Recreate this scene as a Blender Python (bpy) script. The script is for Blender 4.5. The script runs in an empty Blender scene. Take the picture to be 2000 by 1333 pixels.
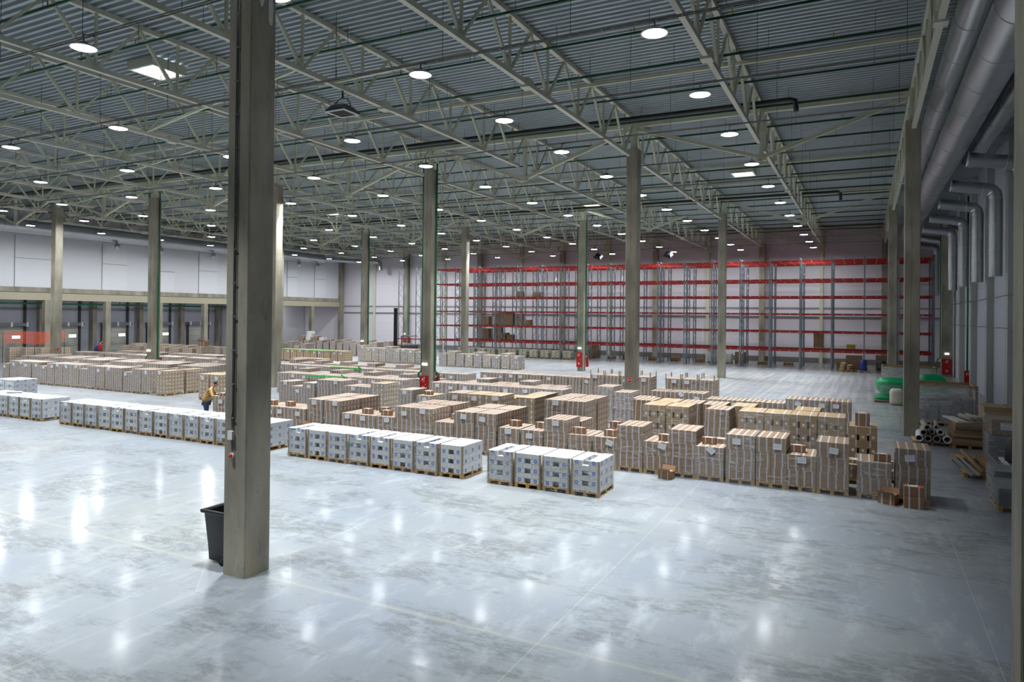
import bpy, math, random
from math import sin, cos, pi, radians
from mathutils import Vector, Matrix
random.seed(7)
scn = bpy.context.scene
COL = scn.collection

# ------------------------------------------------------------------ camera
CAM_H = 4.855
YAW, PITCH, ROLL = 0.4708, -0.0055, 0.0103
cd = bpy.data.cameras.new('camera'); cam = bpy.data.objects.new('camera', cd); COL.objects.link(cam)
F = Vector((-sin(YAW)*cos(PITCH), cos(YAW)*cos(PITCH), -sin(PITCH)))
R = Vector((cos(YAW), sin(YAW), 0)); U = R.cross(F)
R, U = cos(ROLL)*R+sin(ROLL)*U, -sin(ROLL)*R+cos(ROLL)*U
M = Matrix((R, U, -F)).transposed().to_4x4(); M.translation = (0, 0, CAM_H)
cam.matrix_world = M
cd.sensor_width = 36; cd.lens = 1358.98/2000*36
cd.shift_y = (608-666.5)/2000.0
cd.clip_end = 400
scn.camera = cam

# ------------------------------------------------------------------ world, exposure, lamp settings
w = bpy.data.worlds.new('world'); scn.world = w; w.use_nodes = True
w.node_tree.nodes['Background'].inputs[0].default_value = (0.75, 0.85, 1, 1)
w.node_tree.nodes['Background'].inputs[1].default_value = 0.03
scn.view_settings.view_transform = 'Standard'; scn.view_settings.look = 'None'
scn.view_settings.gamma = 1; scn.view_settings.use_curve_mapping = False
scn.view_settings.exposure = 0.0
scn.cycles.use_denoising = True
scn.cycles.max_bounces = 7; scn.cycles.diffuse_bounces = 4; scn.cycles.glossy_bounces = 3
scn.cycles.transparent_max_bounces = 24
scn.cycles.caustics_reflective = False; scn.cycles.caustics_refractive = False
scn.cycles.sample_clamp_indirect = 4
LAMP_W = 330.0
LAMP_SPREAD = radians(68)
LAMP_COL = (0.93, 0.98, 1.0)
LAMP_X = [-4.8, -11.9, -19.0, -26.1, -33.55, -41.1, -48.4, -55.6, -63.0]
LAMP_Y = [5.8, 11.5, 17.2, 22.6, 28.0, 33.9, 40.0, 46.0, 52.0, 58.2, 64.4, 70.6, 76.6]
LAMP_Z = 12.0
LENS_E = 60.0

# ------------------------------------------------------------------ helpers
def lin(r, g, b):
    f = lambda c: (c/255/12.92) if c/255 <= .04045 else ((c/255+.055)/1.055)**2.4
    return (f(r), f(g), f(b), 1)
MATS = {}
def mat(name, col, rough=.6, metal=0, emis=None, es=0, bump=0, bscale=20, var=0, vscale=3, alpha=1, spec=.5, stretch=None, coat=0):
    m = bpy.data.materials.new(name); m.use_nodes = True; nt = m.node_tree; b = nt.nodes['Principled BSDF']
    b.inputs['Base Color'].default_value = col; b.inputs['Roughness'].default_value = rough
    b.inputs['Metallic'].default_value = metal; b.inputs['Specular IOR Level'].default_value = spec
    b.inputs['Alpha'].default_value = alpha; b.inputs['Coat Weight'].default_value = coat
    if emis: b.inputs['Emission Color'].default_value = emis; b.inputs['Emission Strength'].default_value = es
    if var or bump:
        tc = nt.nodes.new('ShaderNodeTexCoord'); mp = nt.nodes.new('ShaderNodeMapping')
        if stretch: mp.inputs['Scale'].default_value = stretch
        nt.links.new(tc.outputs['Object'], mp.inputs[0])
        if var:
            n = nt.nodes.new('ShaderNodeTexNoise'); n.inputs['Scale'].default_value = vscale; n.inputs['Detail'].default_value = 6
            n.inputs['Roughness'].default_value = .65
            oi = nt.nodes.new('ShaderNodeObjectInfo'); va = nt.nodes.new('ShaderNodeVectorMath'); va.operation = 'ADD'
            sc = nt.nodes.new('ShaderNodeVectorMath'); sc.operation = 'SCALE'; sc.inputs[3].default_value = 1
            cb = nt.nodes.new('ShaderNodeCombineXYZ'); mu = nt.nodes.new('ShaderNodeMath'); mu.operation = 'MULTIPLY'; mu.inputs[1].default_value = 50
            nt.links.new(oi.outputs['Random'], mu.inputs[0]); nt.links.new(mu.outputs[0], cb.inputs[0]); nt.links.new(mu.outputs[0], cb.inputs[1])
            nt.links.new(mp.outputs[0], va.inputs[0]); nt.links.new(cb.outputs[0], va.inputs[1]); nt.links.new(va.outputs[0], n.inputs[0])
            mr = nt.nodes.new('ShaderNodeMapRange'); mr.inputs[1].default_value = .3; mr.inputs[2].default_value = .7
            mr.inputs[3].default_value = 1-var; mr.inputs[4].default_value = 1+var*.6
            nt.links.new(n.outputs[0], mr.inputs[0])
            mx = nt.nodes.new('ShaderNodeVectorMath'); mx.operation = 'SCALE'; mx.inputs[0].default_value = col[:3]
            nt.links.new(mr.outputs[0], mx.inputs[3]); nt.links.new(mx.outputs[0], b.inputs['Base Color'])
        if bump:
            n2 = nt.nodes.new('ShaderNodeTexNoise'); n2.inputs['Scale'].default_value = bscale; n2.inputs['Detail'].default_value = 4
            nt.links.new(mp.outputs[0], n2.inputs[0]); bp = nt.nodes.new('ShaderNodeBump'); bp.inputs['Strength'].default_value = bump
            bp.inputs['Distance'].default_value = .02
            nt.links.new(n2.outputs[0], bp.inputs['Height']); nt.links.new(bp.outputs[0], b.inputs['Normal'])
    MATS[name] = m
    return m

class MB:
    def __init__(s): s.v = []; s.f = []; s.m = []; s.sm = []; s.mats = []
    def mi(s, m):
        if m not in s.mats: s.mats.append(m)
        return s.mats.index(m)
    def face(s, pts, m, smooth=False):
        b = len(s.v); s.v += [tuple(p) for p in pts]; s.f.append(tuple(range(b, b+len(pts)))); s.m.append(s.mi(m)); s.sm.append(smooth)
    def box(s, x0, x1, y0, y1, z0, z1, m):
        b = len(s.v); k = s.mi(m)
        s.v += [(x0,y0,z0),(x1,y0,z0),(x1,y1,z0),(x0,y1,z0),(x0,y0,z1),(x1,y0,z1),(x1,y1,z1),(x0,y1,z1)]
        for q in ((0,3,2,1),(4,5,6,7),(0,1,5,4),(1,2,6,5),(2,3,7,6),(3,0,4,7)):
            s.f.append(tuple(b+i for i in q)); s.m.append(k); s.sm.append(False)
    def cbox(s, c, d, m): s.box(c[0]-d[0]/2, c[0]+d[0]/2, c[1]-d[1]/2, c[1]+d[1]/2, c[2]-d[2]/2, c[2]+d[2]/2, m)
    def rings(s, rings, m, caps=True, smooth=True):
        k = s.mi(m); b = len(s.v); n = len(rings[0])
        for r in rings: s.v += [tuple(p) for p in r]
        for i in range(len(rings)-1):
            for j in range(n):
                a = b+i*n+j; c = b+i*n+(j+1) % n
                s.f.append((a, c, c+n, a+n)); s.m.append(k); s.sm.append(smooth)
        if caps:
            s.f.append(tuple(b+j for j in reversed(range(n)))); s.m.append(k); s.sm.append(False)
            s.f.append(tuple(b+(len(rings)-1)*n+j for j in range(n))); s.m.append(k); s.sm.append(False)
    def tube(s, pts, r, m, n=10, caps=True, smooth=True, sq=None):
        pts = [Vector(p) for p in pts]; rs = r if isinstance(r, (list, tuple)) else [r]*len(pts)
        rings = []; up = Vector((0, 0, 1)); prev = None
        for i, p in enumerate(pts):
            if i == 0: t = pts[1]-p
            elif i == len(pts)-1: t = p-pts[i-1]
            else: t = (pts[i+1]-p).normalized()+(p-pts[i-1]).normalized()
            t = t.normalized()
            if prev is None:
                a = up.cross(t)
                if a.length < .05: a = Vector((1, 0, 0))
                a.normalize()
            else:
                a = prev-t*prev.dot(t); a.normalize()
            prev = a; bb = t.cross(a)
            if sq: rings.append([p+a*(x*sq[0]/2)+bb*(y*sq[1]/2) for x, y in ((-1,-1),(1,-1),(1,1),(-1,1))])
            else: rings.append([p+a*(cos(2*pi*j/n)*rs[i])+bb*(sin(2*pi*j/n)*rs[i]) for j in range(n)])
        s.rings(rings, m, caps, smooth and not sq)
    def bar(s, a, b, w, h, m): s.tube([a, b], 0, m, sq=(w, h))
    def cyl(s, x, y, z0, z1, r, m, n=16): s.tube([(x, y, z0), (x, y, z1)], r, m, n)
    def mesh(s, name):
        me = bpy.data.meshes.new(name); me.from_pydata(s.v, [], s.f)
        for m in s.mats: me.materials.append(m)
        me.polygons.foreach_set('material_index', s.m); me.polygons.foreach_set('use_smooth', s.sm)
        me.update(); return me
    def obj(s, name, parent=None, **kw): return link(name, s.mesh(name), parent, **kw)

def link(name, me, parent=None, loc=None, rot=None, label=None, cat=None, group=None, kind=None):
    o = bpy.data.objects.new(name, me); COL.objects.link(o)
    if parent is not None: o.parent = parent
    if loc is not None: o.location = loc
    if rot is not None: o.rotation_euler = rot
    if label: o['label'] = label
    if cat: o['category'] = cat
    if group: o['group'] = group
    if kind: o['kind'] = kind
    return o
def thing(name, label, cat, loc=(0,0,0), rz=0, group=None):
    o = link(name, None, None, loc, (0, 0, rz), label, cat, group); o.empty_display_size = .3
    return o
def copy_tree(o, parent=None):
    c = o.copy(); COL.objects.link(c)
    if parent is not None: c.parent = parent
    for ch in list(o.children): copy_tree(ch, c)
    return c
ONES = ['', 'first','second','third','fourth','fifth','sixth','seventh','eighth','ninth','tenth','eleventh','twelfth','thirteenth','fourteenth','fifteenth','sixteenth','seventeenth','eighteenth','nineteenth']
TENS = {2: 'twenty', 3: 'thirty', 4: 'forty'}
def ordw(n):
    if n < 20: return ONES[n]
    t, u = divmod(n, 10)
    return {2: 'twentieth', 3: 'thirtieth', 4: 'fortieth'}[t] if u == 0 else TENS[t]+'-'+ONES[u]

# ------------------------------------------------------------------ materials
def floor_mat():
    m = bpy.data.materials.new('polished_concrete'); m.use_nodes = True; nt = m.node_tree; b = nt.nodes['Principled BSDF']; N = nt.nodes.new; L = nt.links.new
    tc = N('ShaderNodeTexCoord'); ob = tc.outputs['Object']
    def noise(sc, det, ro, st=None, off=0):
        mp = N('ShaderNodeMapping'); mp.inputs['Scale'].default_value = st or (1, 1, 1); mp.inputs['Location'].default_value = (off, off*2, 0); L(ob, mp.inputs[0])
        n = N('ShaderNodeTexNoise'); n.inputs['Scale'].default_value = sc; n.inputs['Detail'].default_value = det; n.inputs['Roughness'].default_value = ro
        L(mp.outputs[0], n.inputs[0]); return n.outputs[0]
    def rng(x, a, c, lo, hi):
        r = N('ShaderNodeMapRange'); r.inputs[1].default_value = a; r.inputs[2].default_value = c; r.inputs[3].default_value = lo; r.inputs[4].default_value = hi; L(x, r.inputs[0]); return r.outputs[0]
    def mth(op, a, c):
        q = N('ShaderNodeMath'); q.operation = op
        for i, x in enumerate((a, c)):
            if isinstance(x, (int, float)): q.inputs[i].default_value = x
            else: L(x, q.inputs[i])
        return q.outputs[0]
    def mix(fac, a, c):
        q = N('ShaderNodeMix'); q.data_type = 'RGBA'; L(fac, q.inputs[0])
        for i, x in ((6, a), (7, c)):
            if isinstance(x, tuple): q.inputs[i].default_value = x
            else: L(x, q.inputs[i])
        return q.outputs[2]
    big = noise(.16, 5, .6); fine = noise(3.2, 13, .8, (.8, 2.0, 1)); patch = noise(.42, 10, .68, (.8, 1.5, 1), 7)
    blot = mth('MULTIPLY', rng(patch, .48, .6, 0, 1), rng(fine, .44, .54, .12, 1))
    c1 = mix(rng(big, .35, .65, 0, 1), lin(132, 139, 150), lin(146, 150, 151))
    c2 = mix(mth('MULTIPLY', blot, .75), c1, lin(84, 87, 88))
    # pale wear patches
    pale = rng(noise(.9, 9, .7, (2.2, .8, 1), 3), .52, .66, 0, .45)
    c3 = mix(pale, c2, lin(176, 182, 186))
    # joints
    sep = N('ShaderNodeSeparateXYZ'); L(ob, sep.inputs[0]); X, Y = sep.outputs[0], sep.outputs[1]
    def line(c, off, per, wd):
        a = mth('ADD', c, -off); a = mth('DIVIDE', a, per); r = mth('SUBTRACT', a, 0); fr = N('ShaderNodeMath'); fr.operation = 'ROUND'; L(a, fr.inputs[0])
        d = mth('ABSOLUTE', mth('SUBTRACT', a, fr.outputs[0]), 0); return mth('LESS_THAN', mth('MULTIPLY', d, per), wd)
    j = mth('MAXIMUM', line(X, -10.3, 6, .006), line(Y, 9.38, 6, .006))
    # diamond-shaped joints round the pillars
    def wrap(c, off, per):
        a = mth('DIVIDE', mth('ADD', c, -off), per); fr = N('ShaderNodeMath'); fr.operation = 'ROUND'; L(a, fr.inputs[0])
        return mth('ABSOLUTE', mth('MULTIPLY', mth('SUBTRACT', a, fr.outputs[0]), per), 0)
    dia = mth('ABSOLUTE', mth('SUBTRACT', mth('ADD', wrap(X, -10.3, 12), wrap(Y, 9.4, 24)), 1.1), 0)
    j = mth('MAXIMUM', j, mth('LESS_THAN', dia, .006))
    j2 = mth('MULTIPLY', mth('MULTIPLY', line(Y, 9.38, 24, .07), rng(fine, .4, .6, .1, 1)), .3)
    c4 = mix(j2, c3, lin(176, 172, 150)); c5a = mix(mth('MULTIPLY', j, .45), c4, lin(206, 202, 182))
    # wheel tracks on the open floor at the back
    tr = mth('MULTIPLY', rng(noise(1.0, 4, .6, (3.2, .09, 1), 11), .45, .62, 0, 1), rng(Y, 34, 46, 0, .5)); c5 = mix(tr, c5a, lin(186, 184, 180))
    L(c5, b.inputs['Base Color']); b.inputs['Coat Weight'].default_value = .5; b.inputs['Coat Roughness'].default_value = .13; L(mth('ADD', rng(fine, .35, .65, .08, .15), mth('MULTIPLY', blot, .16)), b.inputs['Coat Roughness'])
    L(mth('ADD', rng(fine, .3, .7, .34, .46), mth('MULTIPLY', blot, .16)), b.inputs['Roughness'])
    b.inputs['Specular IOR Level'].default_value = .5
    bp = N('ShaderNodeBump'); bp.inputs['Strength'].default_value = .1; bp.inputs['Distance'].default_value = .004; L(fine, bp.inputs['Height']); L(bp.outputs[0], b.inputs['Normal'])
    return m
def concrete_mat():
    m = mat('pillar_concrete', lin(152, 147, 134), .85, bump=.25, bscale=30)
    nt = m.node_tree; N = nt.nodes.new; L = nt.links.new; b = nt.nodes['Principled BSDF']
    tc = N('ShaderNodeTexCoord')
    def noise(sc, st, det=7):
        mp = N('ShaderNodeMapping'); mp.inputs['Scale'].default_value = st; L(tc.outputs['Object'], mp.inputs[0])
        n = N('ShaderNodeTexNoise'); n.inputs['Scale'].default_value = sc; n.inputs['Detail'].default_value = det; L(mp.outputs[0], n.inputs[0]); return n.outputs[0]
    r1 = N('ShaderNodeValToRGB'); L(noise(1.2, (1, 1, .35)), r1.inputs[0])
    r1.color_ramp.elements[0].position = .3; r1.color_ramp.elements[0].color = lin(116, 111, 100)
    r1.color_ramp.elements[1].position = .7; r1.color_ramp.elements[1].color = lin(172, 165, 148)
    r2 = N('ShaderNodeMapRange'); r2.inputs[1].default_value = .6; r2.inputs[2].default_value = .75; r2.inputs[3].default_value = 0; r2.inputs[4].default_value = .5; L(noise(1.5, (3, 3, .5)), r2.inputs[0])
    mx = N('ShaderNodeMix'); mx.data_type = 'RGBA'; L(r2.outputs[0], mx.inputs[0]); L(r1.outputs[0], mx.inputs[6]); mx.inputs[7].default_value = lin(158, 134, 92)
    L(mx.outputs[2], b.inputs['Base Color'])
    return m
def stain(m):
    nt = m.node_tree; N = nt.nodes.new; L = nt.links.new; b = nt.nodes['Principled BSDF']; src = b.inputs['Base Color'].links[0].from_socket
    tc = N('ShaderNodeTexCoord'); mp = N('ShaderNodeMapping'); mp.inputs['Scale'].default_value = (5, 5, 1.1); L(tc.outputs['Object'], mp.inputs[0])
    n = N('ShaderNodeTexNoise'); n.inputs['Scale'].default_value = 1.6; n.inputs['Detail'].default_value = 10; n.inputs['Roughness'].default_value = .7; L(mp.outputs[0], n.inputs[0])
    r = N('ShaderNodeMapRange'); r.inputs[1].default_value = .56; r.inputs[2].default_value = .72; r.inputs[3].default_value = 0; r.inputs[4].default_value = .55; L(n.outputs[0], r.inputs[0])
    mx = N('ShaderNodeMix'); mx.data_type = 'RGBA'; L(r.outputs[0], mx.inputs[0]); L(src, mx.inputs[6]); mx.inputs[7].default_value = lin(92, 88, 78); L(mx.outputs[2], b.inputs['Base Color'])
def wrap_mat(name, base, glare):
    m = bpy.data.materials.new(name); m.use_nodes = True; nt = m.node_tree; N = nt.nodes.new; L = nt.links.new
    nt.nodes.remove(nt.nodes['Principled BSDF']); out = nt.nodes['Material Output']
    tr = N('ShaderNodeBsdfTransparent'); gl = N('ShaderNodeBsdfPrincipled')
    gl.inputs['Base Color'].default_value = (.85, .87, .9, 1); gl.inputs['Roughness'].default_value = .24; gl.inputs['Specular IOR Level'].default_value = 1
    tc = N('ShaderNodeTexCoord'); mp = N('ShaderNodeMapping'); mp.inputs['Scale'].default_value = (1.0, 1.0, 7); mp.inputs['Rotation'].default_value = (.12, .2, 0)
    oi = N('ShaderNodeObjectInfo'); mu = N('ShaderNodeMath'); mu.operation = 'MULTIPLY'; mu.inputs[1].default_value = 40; L(oi.outputs['Random'], mu.inputs[0]); cb = N('ShaderNodeCombineXYZ'); L(mu.outputs[0], cb.inputs[0])
    L(tc.outputs['Object'], mp.inputs[0]); L(cb.outputs[0], mp.inputs['Location'])
    n = N('ShaderNodeTexNoise'); n.inputs['Scale'].default_value = 2.6; n.inputs['Detail'].default_value = 8; n.inputs['Roughness'].default_value = .7; L(mp.outputs[0], n.inputs[0])
    r = N('ShaderNodeMapRange'); r.inputs[1].default_value = .52; r.inputs[2].default_value = .64; r.inputs[3].default_value = base; r.inputs[4].default_value = glare; L(n.outputs[0], r.inputs[0])  # pale, more opaque bands painted into the film as glare
    bp = N('ShaderNodeBump'); bp.inputs['Strength'].default_value = .9; bp.inputs['Distance'].default_value = .03; L(n.outputs[0], bp.inputs['Height']); L(bp.outputs[0], gl.inputs['Normal'])
    ms = N('ShaderNodeMixShader'); L(r.outputs[0], ms.inputs[0]); L(tr.outputs[0], ms.inputs[1]); L(gl.outputs[0], ms.inputs[2]); L(ms.outputs[0], out.inputs[0])
    MATS[name] = m
    return m
def panel_mat(name, col, axis, per, dark=.82, wd=.03, rough=.5, per2=None):
    m = mat(name, col, rough); nt = m.node_tree; N = nt.nodes.new; L = nt.links.new; b = nt.nodes['Principled BSDF']
    tc = N('ShaderNodeTexCoord'); s = N('ShaderNodeSeparateXYZ'); L(tc.outputs['Object'], s.inputs[0])
    def ln(ax, per, wd):
        a = N('ShaderNodeMath'); a.operation = 'DIVIDE'; a.inputs[1].default_value = per; L(s.outputs[ax], a.inputs[0])
        fr = N('ShaderNodeMath'); fr.operation = 'FRACT'; L(a.outputs[0], fr.inputs[0])
        lt = N('ShaderNodeMath'); lt.operation = 'LESS_THAN'; lt.inputs[1].default_value = wd/per; L(fr.outputs[0], lt.inputs[0]); return lt.outputs[0]
    f = ln(axis, per, wd)
    if per2:
        q = N('ShaderNodeMath'); q.operation = 'MAXIMUM'; L(f, q.inputs[0]); L(ln(per2[0], per2[1], wd), q.inputs[1]); f = q.outputs[0]
    mx = N('ShaderNodeMix'); mx.data_type = 'RGBA'; L(f, mx.inputs[0]); mx.inputs[6].default_value = col; mx.inputs[7].default_value = tuple(c*dark for c in col[:3])+(1,)
    L(mx.outputs[2], b.inputs['Base Color'])
    return m

m_floor = floor_mat(); m_conc = concrete_mat(); stain(m_conc)
m_steel = mat('cream_green_paint', lin(206, 207, 182), .45, var=.06, vscale=1)
m_chord = mat('pale_chord_paint', lin(205, 204, 188), .4)
m_deck = mat('galvanised_deck', lin(160, 170, 174), .34, .4)
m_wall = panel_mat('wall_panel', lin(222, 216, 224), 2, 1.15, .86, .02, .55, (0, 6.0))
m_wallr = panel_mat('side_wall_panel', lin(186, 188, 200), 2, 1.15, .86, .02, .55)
m_mezz = panel_mat('mezzanine_panel', lin(226, 226, 232), 2, .15, .93, .02, .4)
m_mezzs = mat('smooth_white_panel', lin(230, 230, 236), .4)
m_plinth = mat('plinth_grey', lin(120, 118, 112), .8)
m_cut = mat('dark_joint', lin(70, 68, 60), .9)
m_green = mat('green_pipe_paint', lin(10, 105, 62), .35)
m_greend = mat('dark_green_pipe_paint', lin(8, 70, 44), .4)
m_black = mat('black_pipe', lin(22, 22, 24), .5)
m_rail = mat('grey_rail', lin(112, 112, 108), .5, .2)
m_duct = mat('galvanised_duct', lin(190, 194, 198), .34, .9, bump=.0)
m_seam = mat('duct_seam', lin(214, 216, 218), .3, .8)
m_red = mat('rack_red', lin(150, 24, 18), .4)
m_rackg = mat('rack_grey', lin(128, 136, 144), .4, .5)
m_white = mat('white_plastic', lin(228, 228, 226), .45)
m_wc = mat('white_carton', lin(222, 224, 224), .55)
m_wgap = mat('gap_shade_grey', lin(170, 172, 174), .8)  # grey that stands in for the shade inside the hollow carton gaps
m_blue = mat('blue_print', lin(24, 88, 190), .5)
m_teal = mat('green_sticker', lin(20, 160, 120), .5)
m_br = mat('cardboard', lin(142, 116, 90), .75, var=.1, vscale=2.5)
m_br2 = mat('light_cardboard', lin(160, 134, 100), .75, var=.08, vscale=2.5)
m_br3 = mat('orange_cardboard', lin(140, 104, 72), .7, var=.1, vscale=3)
m_tape = mat('white_tape', lin(186, 186, 194), .4)
m_lab = mat('white_label', lin(212, 212, 214), .5)
m_tapeb = mat('brown_tape', lin(150, 108, 70), .3)
m_post = mat('corner_board', lin(148, 128, 100), .7)
m_wood = mat('pallet_wood', lin(184, 150, 98), .75, var=.22, vscale=6, stretch=(1, 6, 6))
m_wood2 = mat('crate_wood', lin(150, 122, 84), .75, var=.2, vscale=5, stretch=(1, 6, 6))
m_paper = mat('paper', lin(226, 226, 230), .6)
m_ink = mat('pen_ink', lin(150, 150, 160), .7)
m_wrap = wrap_mat('stretch_film', .05, .5)
m_wrapH = wrap_mat('heavy_stretch_film', .2, .8)
m_wrapM = wrap_mat('medium_stretch_film', .14, .6)
m_bin = mat('bin_plastic', lin(20, 21, 25), .4, bump=.05, bscale=60)
m_rub = mat('rubber', lin(14, 14, 15), .6)
m_glow = mat('lamp_glow', (1, 1, 1, 1), .4, emis=(.94, .98, 1, 1), es=LENS_E)
m_glowsoft = mat('sign_glow', (1, 1, 1, 1), .4, emis=(.95, 1, .97, 1), es=1.6)
m_orange = mat('sign_orange', lin(240, 80, 10), .5, emis=lin(255, 90, 20), es=.9)
m_fire = mat('fire_cabinet_red', lin(160, 12, 12), .35)
m_fired = mat('sign_red', lin(214, 20, 12), .4)
m_dark = mat('dark_plastic', lin(52, 52, 56), .5)
m_mat1 = mat('dock_door_panel', lin(176, 176, 168), .6)
m_canv = mat('grey_curtain_bar', lin(120, 122, 132), .5)
m_sky = mat('skylight_pane', (1, 1, 1, 1), .4, emis=(.97, 1, 1, 1), es=4)
m_tarp = mat('green_tarpaulin', lin(0, 150, 92), .35, bump=.8, bscale=7)
m_sack = mat('woven_sack', lin(206, 200, 184), .7, bump=.5, bscale=14)
m_sack2 = mat('cream_sack', lin(200, 194, 168), .55, bump=.5, bscale=9, var=.1)
m_skin = mat('skin', lin(196, 140, 112), .55)
m_hair = mat('dark_hair', lin(34, 26, 24), .7)
m_tan = mat('tan_jacket', lin(176, 138, 84), .8, bump=.4, bscale=12)
m_jean = mat('blue_jeans', lin(44, 62, 92), .85)
m_rjk = mat('red_jacket', lin(190, 22, 34), .7)
m_bjk = mat('blue_jacket', lin(38, 60, 170), .7)
m_shoe = mat('dark_shoe', lin(30, 28, 28), .6)
m_drum = mat('blue_drum', lin(34, 48, 130), .35)
m_bdrum = mat('dark_drum', lin(60, 66, 76), .4)
m_tube = mat('grey_cardboard_tube', lin(170, 160, 148), .7)
m_sheetf = wrap_mat('crate_film', .3, .5)
m_flat = mat('flat_grey_board', lin(120, 124, 126), .55)
m_net = mat('orange_net', lin(235, 90, 50), .7, alpha=.45)
m_garrow = mat('green_marking', lin(20, 190, 60), .5)
m_yel = mat('yellow_plastic', lin(214, 176, 40), .5)

# ------------------------------------------------------------------ setting
b = MB(); b.box(-84, 12, -15, 83, -.3, 0, m_floor); b.obj('floor', kind='structure')
# corrugated roof deck, ribs run across the hall
b = MB(); per = .3; y = -15.0; z0, z1 = 14.66, 14.76
xs = (-84, 12)
while y < 83:
    p = [(y, z0), (y+.11, z0), (y+.15, z1), (y+.26, z1), (y+.3, z0)]
    for (ya, za), (yb, zb) in zip(p, p[1:]): b.face([(xs[0], ya, za), (xs[0], yb, zb), (xs[1], yb, zb), (xs[1], ya, za)], m_deck)
    y += per
b.box(-84, 12, -15, 83, 14.8, 15.0, m_deck)
b.obj('ceiling', kind='structure')
b = MB(); b.box(-84, 12, 82.0, 82.3, 0, 14.7, m_wall); b.box(-84, 12, 81.9, 82.0, 0, .55, m_plinth); b.obj('wall_back', kind='structure')
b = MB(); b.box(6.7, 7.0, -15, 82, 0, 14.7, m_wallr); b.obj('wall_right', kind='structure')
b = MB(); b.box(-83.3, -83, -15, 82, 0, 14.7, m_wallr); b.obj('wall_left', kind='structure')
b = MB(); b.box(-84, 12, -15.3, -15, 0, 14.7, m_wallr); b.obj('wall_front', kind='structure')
# upper storey wall over the loading docks
b = MB(); b.box(-70.75, -70.5, -15, 81.9, 7.0, 14.6, m_mezz)
for (ya, yb) in ((36.6, 39.9), (44.9, 47.6), (56.6, 59.2), (62.5, 65), (70.7, 72.6), (76.0, 78.3)):
    b.box(-70.49, -70.46, ya, yb, 7.02, 11.9, m_mezzs)
    b.box(-70.459, -70.45, ya, yb, 9.7, 9.74, m_canv); b.box(-70.459, -70.45, ya-.04, ya, 7.02, 11.9, m_canv)
b.box(-70.49, -70.46, 51.2, 53.3, 7.02, 9.3, m_mezzs); b.box(-70.46, -70.45, 51.2, 53.3, 9.3, 9.34, m_dark)
b.obj('wall_upper_left', kind='structure')
b = MB(); b.box(-83, -70.2, -15, 81.9, 6.55, 7.0, m_conc); b.obj('floor_upper_slab', kind='structure')
b = MB(); b.box(-70.6, -70.25, -15, 81.9, 5.8, 6.5, mat('beam_cream', lin(176, 168, 146), .45)); b.obj('trim_1', kind='structure')
# posts of the upper storey
pb = MB(); pb.box(-.27, .27, -.27, .27, 0, 5.8, m_conc); me = pb.mesh('concrete_post')
for k in range(-1, 12):
    yy = 33.4+6*k-6
    if 30 < yy < 80:
        link('concrete_post', me, loc=(-70.4, yy, 0), label='squat square concrete post under the white upper storey, %s counted from the left' % ordw(k), cat='post', group='posts below the upper storey')

# pillars
def pillar(i, j, lab, h=13.1):
    x, y = -34.31+12*i+(.09 if (i, j) == (3, 0) else 0), 9.4+24*j
    t = thing('concrete_pillar', lab, 'pillar', (x, y, 0))
    b = MB(); c = .02; hx, hy = .285, .3
    # shallow recessed strip on the front face, chamfered corners
    prof = [(-hx, -hy+c), (-hx+c, -hy), (-.045, -hy), (-.04, -hy+.015), (.04, -hy+.015), (.045, -hy), (hx-c, -hy), (hx, -hy+c), (hx, hy-c), (hx-c, hy), (-hx+c, hy), (-hx, hy-c)]
    b.rings([[(px, max(py, -hy) if z > 2.59 else (-hy if abs(px) < .05 else py), z) for px, py in prof] for z in (0, 2.58, 2.6, h)], m_conc, smooth=False)
    b.obj('shaft', t)
    b = MB(); b.box(-.13, .13, -.13, .13, h, 14.5, m_steel); b.box(-.25, .25, -.25, .25, h, h+.03, m_steel)
    b.obj('steel_head', t)
    return t
names_i = {3: 'nearest the right wall', 2: 'second from the right wall', 1: 'third from the right wall', 0: 'fourth from the right wall', -1: 'fifth from the right wall', -2: 'sixth from the right wall', -3: 'seventh from the right wall'}
pillar(2, 0, 'large square concrete pillar in front, black wheelie bin behind its foot')
pillar(3, 0, 'concrete pillar cut off by the right edge of the photo')
for i in range(-2, 4): pillar(i, 1, 'square concrete pillar among the cartons, middle line, %s' % names_i[i])
for i in range(-2, 4): pillar(i, 2, 'square concrete pillar in the far line, %s' % names_i[i])
for i in range(-3, 4): pillar(i, 3, 'concrete wall pillar against the far back wall, %s' % names_i[i], 13.0)
# slim posts of the back wall
pb = MB(); pb.box(-.18, .18, -.12, .12, 0, 14.4, m_steel); me = pb.mesh('wall_post')
for k in range(7):
    link('wall_post', me, loc=(-4.31-12*k, 81.85, 0), label='slim cream steel post on the back wall, %s counted from the right' % ordw(k+1), cat='post', group='slim posts of the back wall')
pw = MB(); pw.box(-.2, .2, -.35, .35, 0, 14.4, mat('pale_pilaster', lin(168, 170, 164), .6)); me = pw.mesh('wall_pilaster')
for k, yy in enumerate((36, 42.9, 49.7, 56.6, 63.2, 76.5)):
    link('wall_pilaster', me, loc=(6.55, yy, 0), label='pale grey pilaster on the right wall, %s from the front' % ordw(k+1), cat='pilaster', group='pilasters of the right wall')
b = MB(); b.box(-.4, .4, -.4, .4, 0, 13, m_conc)
b.obj('concrete_pillar', loc=(6.1, 69.4, 0), label='dark concrete pillar beside the right wall behind the lit exit sign', cat='pillar')
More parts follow.
